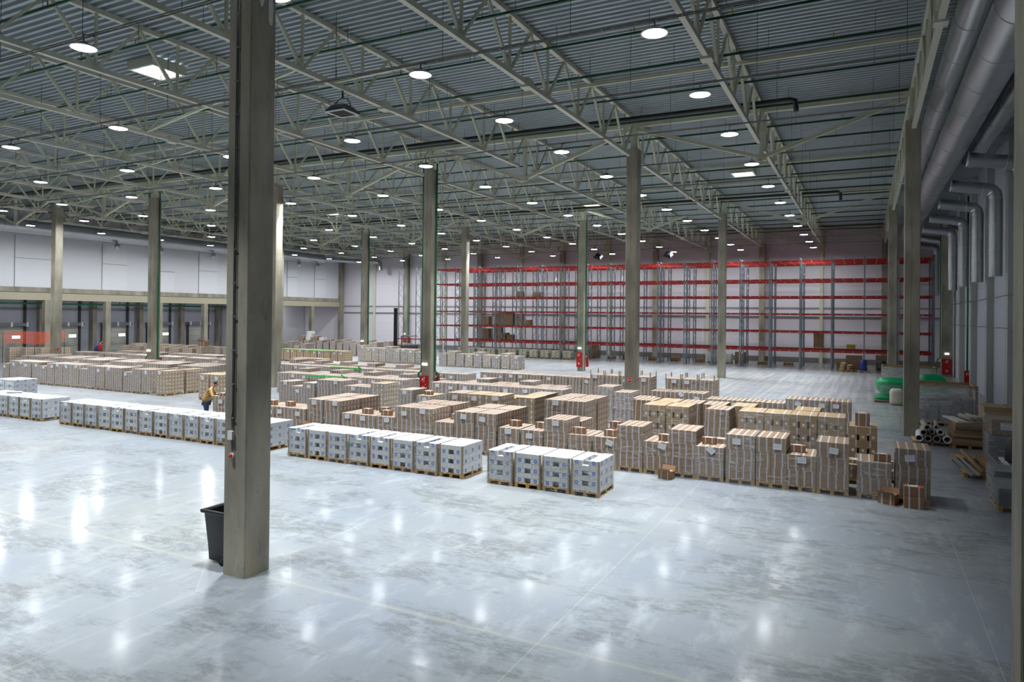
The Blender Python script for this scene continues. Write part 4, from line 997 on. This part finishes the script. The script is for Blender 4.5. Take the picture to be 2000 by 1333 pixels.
# sacks, drums near the right end
t = thing('sack_pallet', 'pallet of brown sacks beside the blue drum', 'sack pallet', (-1.6, 70.0, 0)); link('pallet', PAL2, t)
q = MB()
for a in range(4):
    for ix in range(2 if a < 3 else 1):
        cx = -.26+.5*ix+a*.03
        q.rings([[(cx+.27*f_*cos(g), .5+.45*f_*sin(g), z) for g in [2*pi*j/14 for j in range(14)]] for f_, z in ((.8, .145+.17*a), (1.05, .2+.17*a), (1.05, .26+.17*a), (.8, .31+.17*a))], m_br2)
q.obj('sacks', t)
t = thing('drum', 'blue plastic drum on a pallet under the rack', 'drum', (-.2, 70.2, .142)); q = MB()
q.rings([[(r*cos(2*pi*k/24), r*sin(2*pi*k/24), z) for k in range(24)] for r, z in ((.28, 0), (.3, .03), (.3, .3), (.31, .33), (.3, .36), (.3, .62), (.31, .65), (.3, .68), (.3, .9), (.27, .93))], m_drum); q.obj('body', t)
q = MB(); q.cyl(.12, 0, .93, .96, .035, m_black, 10); q.rings([[(r*cos(2*pi*k/24), r*sin(2*pi*k/24), z) for k in range(24)] for r, z in ((.28, .93), (.28, .96), (.26, .96), (.26, .93))], m_drum, caps=False); q.obj('lid', t)
link('pallet', PAL2, loc=(-.1, 69.7, 0), label='flat wooden pallet below the blue drum', cat='pallet')
for k in range(2):
    t = thing('drum', 'dark drum under the rack end, %s one' % ('left', 'right')[k], 'drum', (1.2+.64*k, 71.0, .142)); q = MB()
    q.rings([[(r*cos(2*pi*k2/20), r*sin(2*pi*k2/20), z) for k2 in range(20)] for r, z in ((.29, 0), (.3, .3), (.31, .33), (.3, .36), (.3, .62), (.31, .65), (.3, .9), (.28, .94))], m_bdrum); q.obj('body', t)
    q = MB(); q.cyl(.1, 0, .94, .97, .03, m_black, 8); q.obj('cap', t)
link('pallet', pallet_mesh(1.4, 1.2), loc=(1.55, 70.4, 0), label='wide wooden pallet below the two dark drums', cat='pallet')

# ------------------------------------------------------------------ loading docks
for k in range(8):
    y = 36.5+6*k
    if y > 72: continue
    t = thing('dock_door', 'grey sectional loading door in the left wall, %s from the front' % ordw(k+1), 'loading door', (-82.9, y, 0), 0, 'loading doors')
    q = MB(); q.box(-.1, 0, -1.5, 1.5, 0, 3.0, m_mat1)
    for z in (.75, 1.5, 2.25): q.box(0, .01, -1.5, 1.5, z-.01, z+.01, m_cut)
    q.obj('panel', t)
    q = MB(); q.box(0, .12, 1.5, 1.75, 0, 6.3, m_dark); q.box(0, .12, -1.75, -1.5, 0, 3.1, m_dark); q.obj('rail', t)
    t = thing('door_curtain_unit', 'long grey air curtain unit above a loading door, %s from the front' % ordw(k+1), 'air curtain', (-82.6, y, 3.05))
    q = MB(); q.box(-.2, .3, -1.9, 1.9, 0, .38, m_canv); q.obj('body', t); q = MB()
    for s in (-1.6, 0, 1.6): q.box(.3, .36, s-.1, s+.1, -.05, .45, m_white)
    q.obj('bracket', t)
    t = thing('door_lamp', 'glowing white lamp before a loading door, %s from the front' % ordw(k+1), 'lamp', (-81.8, y+(.2), 1.75)); q = MB(); q.box(-.08, .08, -.36, .36, 0, .3, m_sky); q.obj('glass', t); q = MB(); q.bar((-.1, 0, .15), (-1.0, 0, .15), .05, .05, m_dark); q.obj('arm', t)
    q = MB(); q.box(-.3, .3, -.25, .25, 0, 6.5, m_conc); q.obj('concrete_post', loc=(-82.4, y+3, 0), label='concrete post between loading doors, %s from the front' % ordw(k+1), cat='post')
q = MB(); q.tube([(-80.5, 20, 5.55), (-80.5, 74, 5.55)], .1, m_green, 10); q.obj('sprinkler_main', label='thick green pipe running in front of the loading doors', cat='pipe')
for k in range(9):
    q = MB(); q.tube([(0, 0, 6.5), (0, 0, 5.65)], .04, m_green, 8); q.obj('riser', loc=(-80.5, 35.5+4.5*k, 0), label='short green pipe from the slab to the dock main, %s from the front' % ordw(k+1), cat='pipe')
# white partition behind the last bays
q = MB(); q.box(-78.2, -78, 76, 81.9, 0, 6.5, m_mezzs); q.obj('wall_partition', kind='structure')
q = MB(); q.box(-83, -71, 69.9, 70.1, 0, 6.5, m_wallr); q.obj('wall_partition_side', kind='structure')
# orange net
t = thing('safety_net', 'translucent orange barrier net hanging above cartons at the left edge', 'net', (-64.0, 32.4, 0), pi/2); q = MB()
N_ = 20
for i in range(N_):
    a0, a1 = i/N_, (i+1)/N_; f0 = lambda a: 1.95+.12*sin(a*9); g0 = lambda a: 3.0-.25*a*0+.05*sin(a*7)
    q.face([(5*a0, .1*sin(a0*12), f0(a0)), (5*a1, .1*sin(a1*12), f0(a1)), (5*a1, .1*sin(a1*12), g0(a1)), (5*a0, .1*sin(a0*12), g0(a0))], m_net)
q.obj('mesh', t); q = MB()
for a in (0, 2.5, 5): q.cyl(a, 0, 0, 3.05, .025, m_dark, 8)
q.obj('posts', t)

# jumble of light boxes far left of centre
jl = [(-62.2, 60.6, 1.75), (-60.9, 60.6, 2.1), (-59.6, 60.6, 1.8), (-61.5, 60.6, 2.6), (-60.2, 60.6, 2.7), (-58.9, 60.6, 2.3)]
for k, (x, y, z) in enumerate(jl):
    pass

# ------------------------------------------------------------------ goods along the right wall
def crate(x, y, wd, dp, h, lab, rz=0, film=None):
    t = thing('wooden_crate', lab, 'crate', (x, y, 0), rz); q = MB()
    for k in range(5): q.box(-wd/2+.1+k*(wd-.3)/4, -wd/2+.2+k*(wd-.3)/4, 0, dp, 0, .12, m_wood2)
    q.box(-wd/2, wd/2, 0, dp, .12, .16, m_wood2); q.obj('base', t)
    for i, (sx, sy) in enumerate(((-1, 0), (1, 0), (-1, 1), (1, 1))):
        q = MB(); xx = sx*(wd/2-.05); yy = sy*(dp-.1)+.05; q.box(xx-.05, xx+.05, yy-.05, yy+.05, .16, h, m_wood2); q.obj('post', t)
    q = MB()
    for yy in (.05, dp-.05): q.box(-wd/2, wd/2, yy-.05, yy+.05, h-.1, h, m_wood2)
    for xx in (-wd/2+.05, wd/2-.05): q.box(xx-.05, xx+.05, .1, dp-.1, h-.1, h, m_wood2)
    q.obj('top_rail', t)
    q = MB(); rnd = random.Random(int(wd*100))
    for k in range(5): 
        cx = -wd/2+.3+k*(wd-.6)/4; q.box(cx-.18, cx+.18, .3, dp-.3, .16, .16+rnd.uniform(.3, .75)*(h-.4), m_flat); 
    q.tube([(-wd/2+.3, dp/2, h*.6), (wd/2-.3, dp/2, h*.62)], .09, m_rackg, 12); q.obj('machine', t)
    if film:
        q = MB(); rings = []
        for i in range(6):
            z = .1+i*(h-.12)/5; r = []
            for (x0, y0), (x1, y1) in (((-wd/2, 0), (wd/2, 0)), ((wd/2, 0), (wd/2, dp)), ((wd/2, dp), (-wd/2, dp)), ((-wd/2, dp), (-wd/2, 0))):
                for tt in range(6):
                    f_ = tt/6; o = rnd.uniform(.01, .03); xx = x0+(x1-x0)*f_; yy = y0+(y1-y0)*f_; r.append((xx*(1+o/wd*2), (yy-dp/2)*(1+o/dp*2)+dp/2, z))
            rings.append(r)
        q.rings(rings, film, caps=False); q.obj('film', t)
    return t
crate(3.25, 37.2, 2.45, 2.2, 1.85, 'big film-wrapped wooden crate behind the right pillar foot', 0, m_sheetf)
crate(2.35, 48.3, 2.9, 2.2, 1.95, 'tall film-wrapped crate behind the green tarpaulin', 0, m_sheetf)
crate(3.7, 42.6, 2.4, 1.6, 1.35, 'low open wooden crate with white sheet between two film-wrapped crates', 0, None)
# green tarpaulin bundle on dark pallet
t = thing('tarpaulin_bundle', 'bright green tarpaulin bundle wrapped on a dark pallet', 'tarpaulin bundle', (1.5, 45.7, 0)); link('pallet', pallet_mesh(2.1, 1.6, m_wood2), t, (.0, -.1, 0))
q = MB(); rnd = random.Random(3)
rings = []
for z, f_, dx in ((.15, 1.0, 0), (.3, 1.08, 0), (.45, .8, .08), (.6, .9, .05), (.85, 1.0, .02), (1.05, 1.03, 0), (1.25, .95, .03), (1.38, .75, .05), (1.42, .4, .1)):
    rings.append([(dx+1.0*f_*(1+rnd.uniform(-.05, .05))*math.copysign(abs(cos(g))**.6, cos(g)), .7+.72*f_*(1+rnd.uniform(-.05, .05))*math.copysign(abs(sin(g))**.6, sin(g)), z+rnd.uniform(-.015, .015)) for g in [2*pi*k/26 for k in range(26)]])
q.rings(rings, m_tarp); q.obj('tarpaulin', t)
q = MB(); q.rings([[(1.06*math.copysign(abs(cos(g))**.6, cos(g))+.02, .7+.78*math.copysign(abs(sin(g))**.6, sin(g)), z) for g in [2*pi*k/26 for k in range(26)]] for z in (.5, .75, 1.05)], m_wrapM, caps=False); q.obj('film', t)
q = MB(); q.rings([[(1.9+.75*f_*math.copysign(abs(cos(g))**.6, cos(g)), .9+.6*f_*math.copysign(abs(sin(g))**.6, sin(g)), z+.02*sin(5*g)) for g in [2*pi*k/22 for k in range(22)]] for z, f_ in ((0, 1.0), (.6, 1.05), (1.35, 1.0), (1.6, .85), (1.68, .4))], m_tarp); q.obj('tarpaulin_fold', t)
q = MB(); rings = []
for z, f_ in ((.02, .9), (.15, 1.05), (.4, 1.0), (.65, 1.02), (.8, .95), (.9, .6)):
    rings.append([(.33*f_*math.copysign(abs(cos(g))**.45, cos(g)), .33*f_*math.copysign(abs(sin(g))**.45, sin(g)), z+.03*sin(3*g)) for g in [2*pi*k/20 for k in range(20)]])
q.rings(rings, m_sack); q.obj('bulk_bag', loc=(1.55, 44.9, 0), label='white woven bulk bag standing beside the green tarpaulin bundle', cat='bag')
# paper tubes on the floor beside the right pillar
TB = [(1.85, .13, .13, .13), (2.15, .12, .12, .125), (2.45, .13, .13, .12), (2.78, .14, .14, .14), (2.0, .35, .11, .11), (2.28, .38, .09, .1), (2.55, .4, .11, .09), (2.12, .55, .1, .1), (2.42, .58, .07, .08)]
for k, (x, z, r, rr) in enumerate(TB):
    t = thing('cardboard_tube', 'grey cardboard tube in the pile at the right pillar foot, %s' % ['bottom row first from left', 'bottom row second', 'bottom row third', 'bottom row rightmost wide one', 'middle row first', 'middle row second thin one', 'middle row third', 'top row left one', 'top row thin right one'][k], 'tube', (x, 31.0+.05*(k % 3), z-.0))
    q = MB(); n = 18; L_ = 1.7
    R1 = [[(rad*cos(2*pi*j/n), y, rad*sin(2*pi*j/n)) for j in range(n)] for rad, y in ((r*.8, L_), (r*.8, 0), (r, 0), (r, L_), (r*.8, L_))]
    q.rings(R1, m_tube if k % 3 else m_paper, caps=False); q.obj('tube', t)
    q = MB(); q.tube([(0, .25, 0), (0, L_-.1, 0)], r*.45, m_rub, 10); q.obj('inner_core', t)
    t.rotation_euler = (0, 0, -.06+.03*(k % 4))
link('pallet', pallet_mesh(1.3, 1.2), loc=(2.3, 31.2, -.0), label='wooden pallet half hidden under the tube pile', cat='pallet').scale = (.9, 1, .01/.142) if False else (1, 1, .999)
for o in list(COL.objects):
    if o.name.startswith('cardboard_tube'): o.location.z += .142
# stack of flat cartons
for k in range(8):
    wd = 1.05+.05*(k % 3 == 0); x = 3.5+(.06 if k > 4 else -.05 if k < 2 else 0)
    q = MB(); q.box(-wd/2, wd/2, 0, 1.9, 0, .098, m_br2 if k % 2 else m_br); q.box(-wd/2-.002, wd/2+.002, .9, .95, 0, .1, m_tapeb)
    q.obj('flat_carton', loc=(x, 31.0+.04*(k % 3), .142+.1*k), rot=(0, 0, -.03+.012*k), label='long flat brown carton in the wall-side stack, %s from the bottom' % ordw(k+1), cat='carton', group='long flat cartons in a stack')
link('pallet', pallet_mesh(1.1, 1.9), loc=(3.5, 31.05, 0), label='wooden pallet under the stack of long flat cartons', cat='pallet')
for k, (x, l, m, r) in enumerate(((3.2, 1.7, m_white, 0), (3.4, 1.6, m_white, 0), (3.62, 1.2, m_tube, .09), (3.85, 1.2, m_tube, .1), (4.05, 1.1, m_tube, .08))):
    q = MB()
    if r: q.tube([(0, 0, r), (0, l, r)], r, m, 14)
    else: q.box(-.08, .08, 0, l, 0, .05, m)
    q.obj('paper_roll' if r else 'white_profile', loc=(x, 31.15+(.5 if r else 0), .95), rot=(0, 0, .22), label=('grey roll lying on the flat carton stack, %s' % ['', '', 'left one', 'middle one', 'right one'][k]) if r else ('white plastic profile lying on the flat cartons, %s one' % ('left', 'right')[k]), cat='roll' if r else 'profile')
q = MB(); q.tube([(0, 0, .05), (1.1, .1, .05)], .05, m_wrapH, 10); q.tube([(0, 0, .05), (1.1, .1, .05)], .04, m_flat, 10); q.obj('wrapped_profile', loc=(3.1, 31.0, .95), label='film-wrapped thin profile lying across the flat cartons front', cat='profile')
# profiles on a pallet in front
link('pallet', pallet_mesh(1.1, .8), loc=(3.25, 25.4, 0), label='wooden pallet under the near ends of the long profiles', cat='pallet')
link('pallet', pallet_mesh(.9, .6), loc=(3.1, 28.2, 0), label='wooden pallet under the far ends of the long profiles', cat='pallet')
for k, (xa, xb, wd, m, lab) in enumerate(((2.85, 2.95, .1, m_flat, 'thin grey film-wrapped profile bundle'), (3.0, 3.1, .05, m_tube, 'thin pale strip'), (3.15, 3.35, .14, m_br3, 'long round brown wrapped bar'), (3.45, 3.5, .24, m_br3, 'wide flat brown wrapped bundle'), (3.75, 3.75, .1, m_flat, 'grey film-wrapped pipe'), (4.0, 4.0, .14, m_white, 'flat white profile'))):
    q = MB(); L_ = (3.3, 3.3, 4.0, 2.8, 3.4, 3.0)[k]
    if k in (2, 4): q.tube([(0, 0, wd/2), (0, L_, wd/2)], wd/2, m, 12)
    else: q.box(-wd/2, wd/2, 0, L_, 0, (.07, .04, 0, .13, 0, .05)[k], m)
    q.obj('long_profile', loc=(xa+.05, 24.9+.15*k, .145), rot=(0, 0, .08-.02*k), label='%s in the slanting pile before the flat cartons' % lab, cat='profile')
# grey sheets near the right edge
t = thing('sheet_stack', 'low stack of dark grey sheets in torn film at the right edge', 'sheet stack', (3.62, 21.35, 0)); link('pallet', pallet_mesh(1.2, 1.4), t)
for k in range(8):
    q = MB(); q.box(-.6, .62, 0, 1.5, 0, .05, m_flat); q.obj('sheet', t, loc=(.01*(k % 3), .0, .145+.056*k))
link('stretch_wrap', wrap_mesh(.6, m_wrapM, 1.25), t, (0, .05, 0))
t = thing('sheet_stack', 'second stack of grey sheets in film behind the lower one', 'sheet stack', (3.72, 23.2, 0)); link('pallet', pallet_mesh(1.1, 1.2), t)
for k in range(9):
    q = MB(); q.box(-.55, .55, 0, 1.2, 0, .055, m_flat); q.obj('sheet', t, loc=(.01*(k % 3), .0, .145+.06*k))
link('stretch_wrap', wrap_mesh(.72, m_wrapM, 1.12), t)
# tall cartons and wrapped machines by the right column
t = thing('tall_carton', 'tall light brown carton near the right wall behind wrapped goods', 'carton', (4.8, 32.95, 0)); q = MB(); q.box(-.62, .9, 0, 1.4, 0, 1.42, m_br2); q.obj('carton', t); q = MB(); q.box(-.55, -.4, -.003, 0, .6, .8, m_paper); q.box(.0, .1, -.002, 1.4, 1.42, 1.422, m_tapeb); q.obj('label', t)
t = thing('wrapped_machine', 'film-wrapped grey machine with carton at the right edge', 'machine', (4.32, 29.3, 0)); q = MB()
q.rings([[(sx*a, .6+sy*c, z) for sx, sy in ((-1, -1), (-.8, -1.05), (.8, -1.05), (1, -1), (1, 1), (-1, 1))] for a, c, z in ((.45, .5, 0), (.45, .5, .75), (.42, .48, .8))], m_flat, smooth=False); q.obj('cabinet', t)
q = MB(); q.box(-.35, .6, .2, 1.1, .82, 1.35, m_br); q.box(-.1, .25, .19, .2, 1.0, 1.25, m_paper); q.obj('carton', t)
link('stretch_wrap', wrap_mesh(1.5, m_wrapM, 1.0), t, (.02, .0, 0))
t = thing('black_bag', 'black plastic-wrapped bale beside the grey machine', 'bale', (4.5, 28.0, 0)); q = MB()
rnd = random.Random(9); q.rings([[(.36*f_*(1+rnd.uniform(-.08, .08))*cos(g), .4*f_*(1+rnd.uniform(-.08, .08))*sin(g), z) for g in [2*pi*k/18 for k in range(18)]] for z, f_ in ((0, .9), (.2, 1.05), (.6, 1.0), (.9, .9), (1.05, .4))], m_black); q.obj('bale', t)

# forklift mast-like pieces far back
t = thing('forklift_mast', 'dark forklift mast standing far back between pillars', 'forklift', (-47.2, 64.2, 0)); q = MB(); q.box(-.5, -.35, 0, .2, 0, 5.5, m_rub); q.box(-.2, -.1, 0, .2, 0, 5.5, m_rub); q.obj('mast', t)
q = MB(); q.box(-.3, 1.5, .3, 2.0, .2, 1.3, m_dark); q.box(.2, .28, .5, .58, 1.3, 2.3, m_dark); q.box(.2, 1.5, .4, 1.9, 2.3, 2.36, m_dark); q.obj('body', t)
for s in (.4, 1.6): q = MB(); q.tube([(.2, s, .25), (.45, s, .25)], .25, m_rub, 16); q.obj('wheel', t)

# ------------------------------------------------------------------ people
def skin_obj(name, parent, verts, edges, radii, m, sub=2, root=0):
    me = bpy.data.meshes.new(name); me.from_pydata(verts, edges, []); me.materials.append(m)
    o = link(name, me, parent); md = o.modifiers.new('skin', 'SKIN'); md.use_smooth_shade = True
    sv = me.skin_vertices[0].data if me.skin_vertices else None
    if sv is None:
        bpy.context.view_layer.objects.active = o; sv = me.skin_vertices[0].data
    for i, r in enumerate(radii): sv[i].radius = r if isinstance(r, tuple) else (r, r); sv[i].use_root = (i == root)
    o.modifiers.new('sub', 'SUBSURF').levels = sub; o.modifiers[-1].render_levels = sub
    return o
def person(loc, rz, label, jacket, trousers, bend, arms, hair=m_hair, sc=1.0, ):
    t = thing('person', label, 'person', loc, rz); t.scale = (sc,)*3
    sb, cb_ = sin(bend), cos(bend)
    def up(l, side=0, fwd=0): return (side, -(l*sb)-fwd*cb_, .95+l*cb_-fwd*sb)   # torso leans towards -y
    # body (skin): legs, torso, neck, arms, hands
    V, E_, Rr = [], [], []
    def add(p, r, par=None):
        V.append(p); Rr.append(r)
        if par is not None: E_.append((par, len(V)-1))
        return len(V)-1
    pel = add((0, 0, .95), (.15, .11)); ch = add(up(.25), (.15, .1), pel); ch2 = add(up(.45), (.16, .1), ch); nk = add(up(.56), .055, ch2); hd0 = add(up(.63, 0, .02), .052, nk)
    for s in (-1, 1):
        hip = add((s*.1, 0, .88), .09, pel); kn = add((s*.11, -.03, .5), .06, hip); an = add((s*.115, .02, .09), .04, kn); ft = add((s*.125, -.16, .04), .035, an)
        sh = add(up(.47, s*.17), .055, ch2); el = add(tuple(arms[(s+1)//2][0]), .042, sh); wr = add(tuple(arms[(s+1)//2][1]), .028, el)
        d = (Vector(arms[(s+1)//2][1])-Vector(arms[(s+1)//2][0])).normalized(); w_ = Vector(arms[(s+1)//2][1])
        pm = add(tuple(w_+d*.07), .03, wr)
    skin_obj('body', t, V, E_, Rr, m_skin)
    # fingers
    for s in (-1, 1):
        w_ = Vector(arms[(s+1)//2][1]); d = (w_-Vector(arms[(s+1)//2][0])).normalized(); sd = d.cross(Vector((0, 0, 1))).normalized(); dn = d.cross(sd)
        q = MB()
        for k, (o_, l) in enumerate(((-.03, .07), (-.01, .08), (.01, .075), (.03, .06))):
            p0 = w_+d*.08+sd*o_; p1 = p0+d*l*.5+dn*.008*(-1); p2 = p1+d*l*.35-dn*.02*-1
            q.tube([p0, p1, p2], [.009, .0085, .006], m_skin, 8)
        p0 = w_+d*.03-sd*.03; q.tube([p0, p0-sd*.03+d*.02, p0-sd*.035+d*.05], [.011, .01, .007], m_skin, 8)
        q.obj('fingers', t)
    # head
    hc = Vector(up(.74, 0, .05)); tilt = bend+.45
    q = MB(); prof = [(-.13, .02), (-.115, .055), (-.08, .068), (-.03, .076), (.02, .08), (.06, .074), (.095, .055), (.115, .02)]
    q.rings([[(r*.95*cos(a), r*1.18*sin(a)*(1.0), z) for a in [2*pi*j/20 for j in range(20)]] for z, r in prof], m_skin)
    q.rings([[(.014*f_*cos(a), -.09-.03*(1-f_)+.012*sin(a), -.02+.03*f_*sin(a)) for a in [2*pi*j/8 for j in range(8)]] for f_ in (1, .5, .1)], m_skin)
    for s in (-1, 1):
        q.cbox((s*.08, .0, -.005), (.012, .03, .055), m_skin)
        q.cbox((s*.03, -.083, .012), (.022, .008, .01), m_white); q.cbox((s*.03, -.088, .012), (.009, .004, .009), m_hair)
    q.cbox((0, -.083, -.07), (.045, .006, .01), mat('lips', lin(150, 80, 75), .5))
    h = q.obj('head', t, loc=hc, rot=(tilt, 0, 0))
    q = MB(); q.rings([[(r*cos(a)*.98, .012+r*1.2*sin(a), z) for a in [2*pi*j/20 for j in range(20)]] for z, r in ((-.05, .045), (-.02, .077), (.03, .084), (.07, .08), (.105, .06), (.124, .02))], hair)
    q.obj('hair', t, loc=hc+Vector((0, .012, .008)), rot=(tilt-.25, 0, 0))
    # jacket
    V, E_, Rr = [], [], []
    hem = add((0, .0, .84), (.27, .2)); a1 = add((0, 0, .97), (.25, .19), hem); a2 = add(up(.22), (.24, .18), a1); a3 = add(up(.43), (.22, .15), a2); a4 = add(up(.53), (.075, .075), a3)
    for s in (-1, 1):
        sh = add(up(.455, s*.18), .08, a3); el = add(tuple(arms[(s+1)//2][0]), .062, sh)
        e_, w_ = Vector(arms[(s+1)//2][0]), Vector(arms[(s+1)//2][1]); add(tuple(e_.lerp(w_, .5)), .052, el); add(tuple(e_.lerp(w_, .93)), .044, len(V)-1)
    skin_obj('jacket', t, V, E_, Rr, jacket)
    V, E_, Rr = [], [], []
    pe = add((0, 0, .9), (.19, .15))
    for s in (-1, 1):
        a = add((s*.11, 0, .78), .12, pe); k_ = add((s*.11, -.03, .5), .078, a); c_ = add((s*.115, .015, .1), .065, k_)
    skin_obj('trousers', t, V, E_, Rr, trousers)
    for s in (-1, 1):
        q = MB(); q.rings([[(s*.125+.045*f_*cos(a), -.06+.13*f_*sin(a), z) for a in [2*pi*j/14 for j in range(14)]] for z, f_ in ((0, 1), (.04, 1.02), (.07, .75), (.09, .4))], m_shoe); q.obj('shoe', t)
    return t
# the man writes on a sheet, bent towards the cartons on his right
person((-26.15, 21.45, 0), radians(128), 'person in a tan jacket and blue jeans bending over a carton stack', m_tan, m_jean, .5, [((-.34, -.34, 1.08), (-.3, -.6, 1.1)), ((.3, -.34, 1.1), (.2, -.6, 1.16))], sc=1.03)
q = MB(); q.box(-.1, .1, -.002, .002, -.28, 0, m_paper); q.obj('paper_sheet', loc=(-25.36, 21.32, 1.06), rot=(.1, .5, .25), label='white sheet hanging from the hand of the man in tan', cat='paper')
person((-69.3, 44.0, 0), radians(150), 'person in a red and white jacket seen from behind near the docks', m_rjk, m_dark, .12, [((-.28, -.08, 1.12), (-.2, -.3, 1.0)), ((.28, -.08, 1.12), (.2, -.3, 1.0))], sc=1.0)
person((-70.6, 44.4, 0), radians(120), 'person in a blue jacket bending down beside the red-jacketed one', m_bjk, m_dark, .9, [((-.25, -.4, .95), (-.2, -.6, .8)), ((.25, -.4, .95), (.2, -.6, .8))])
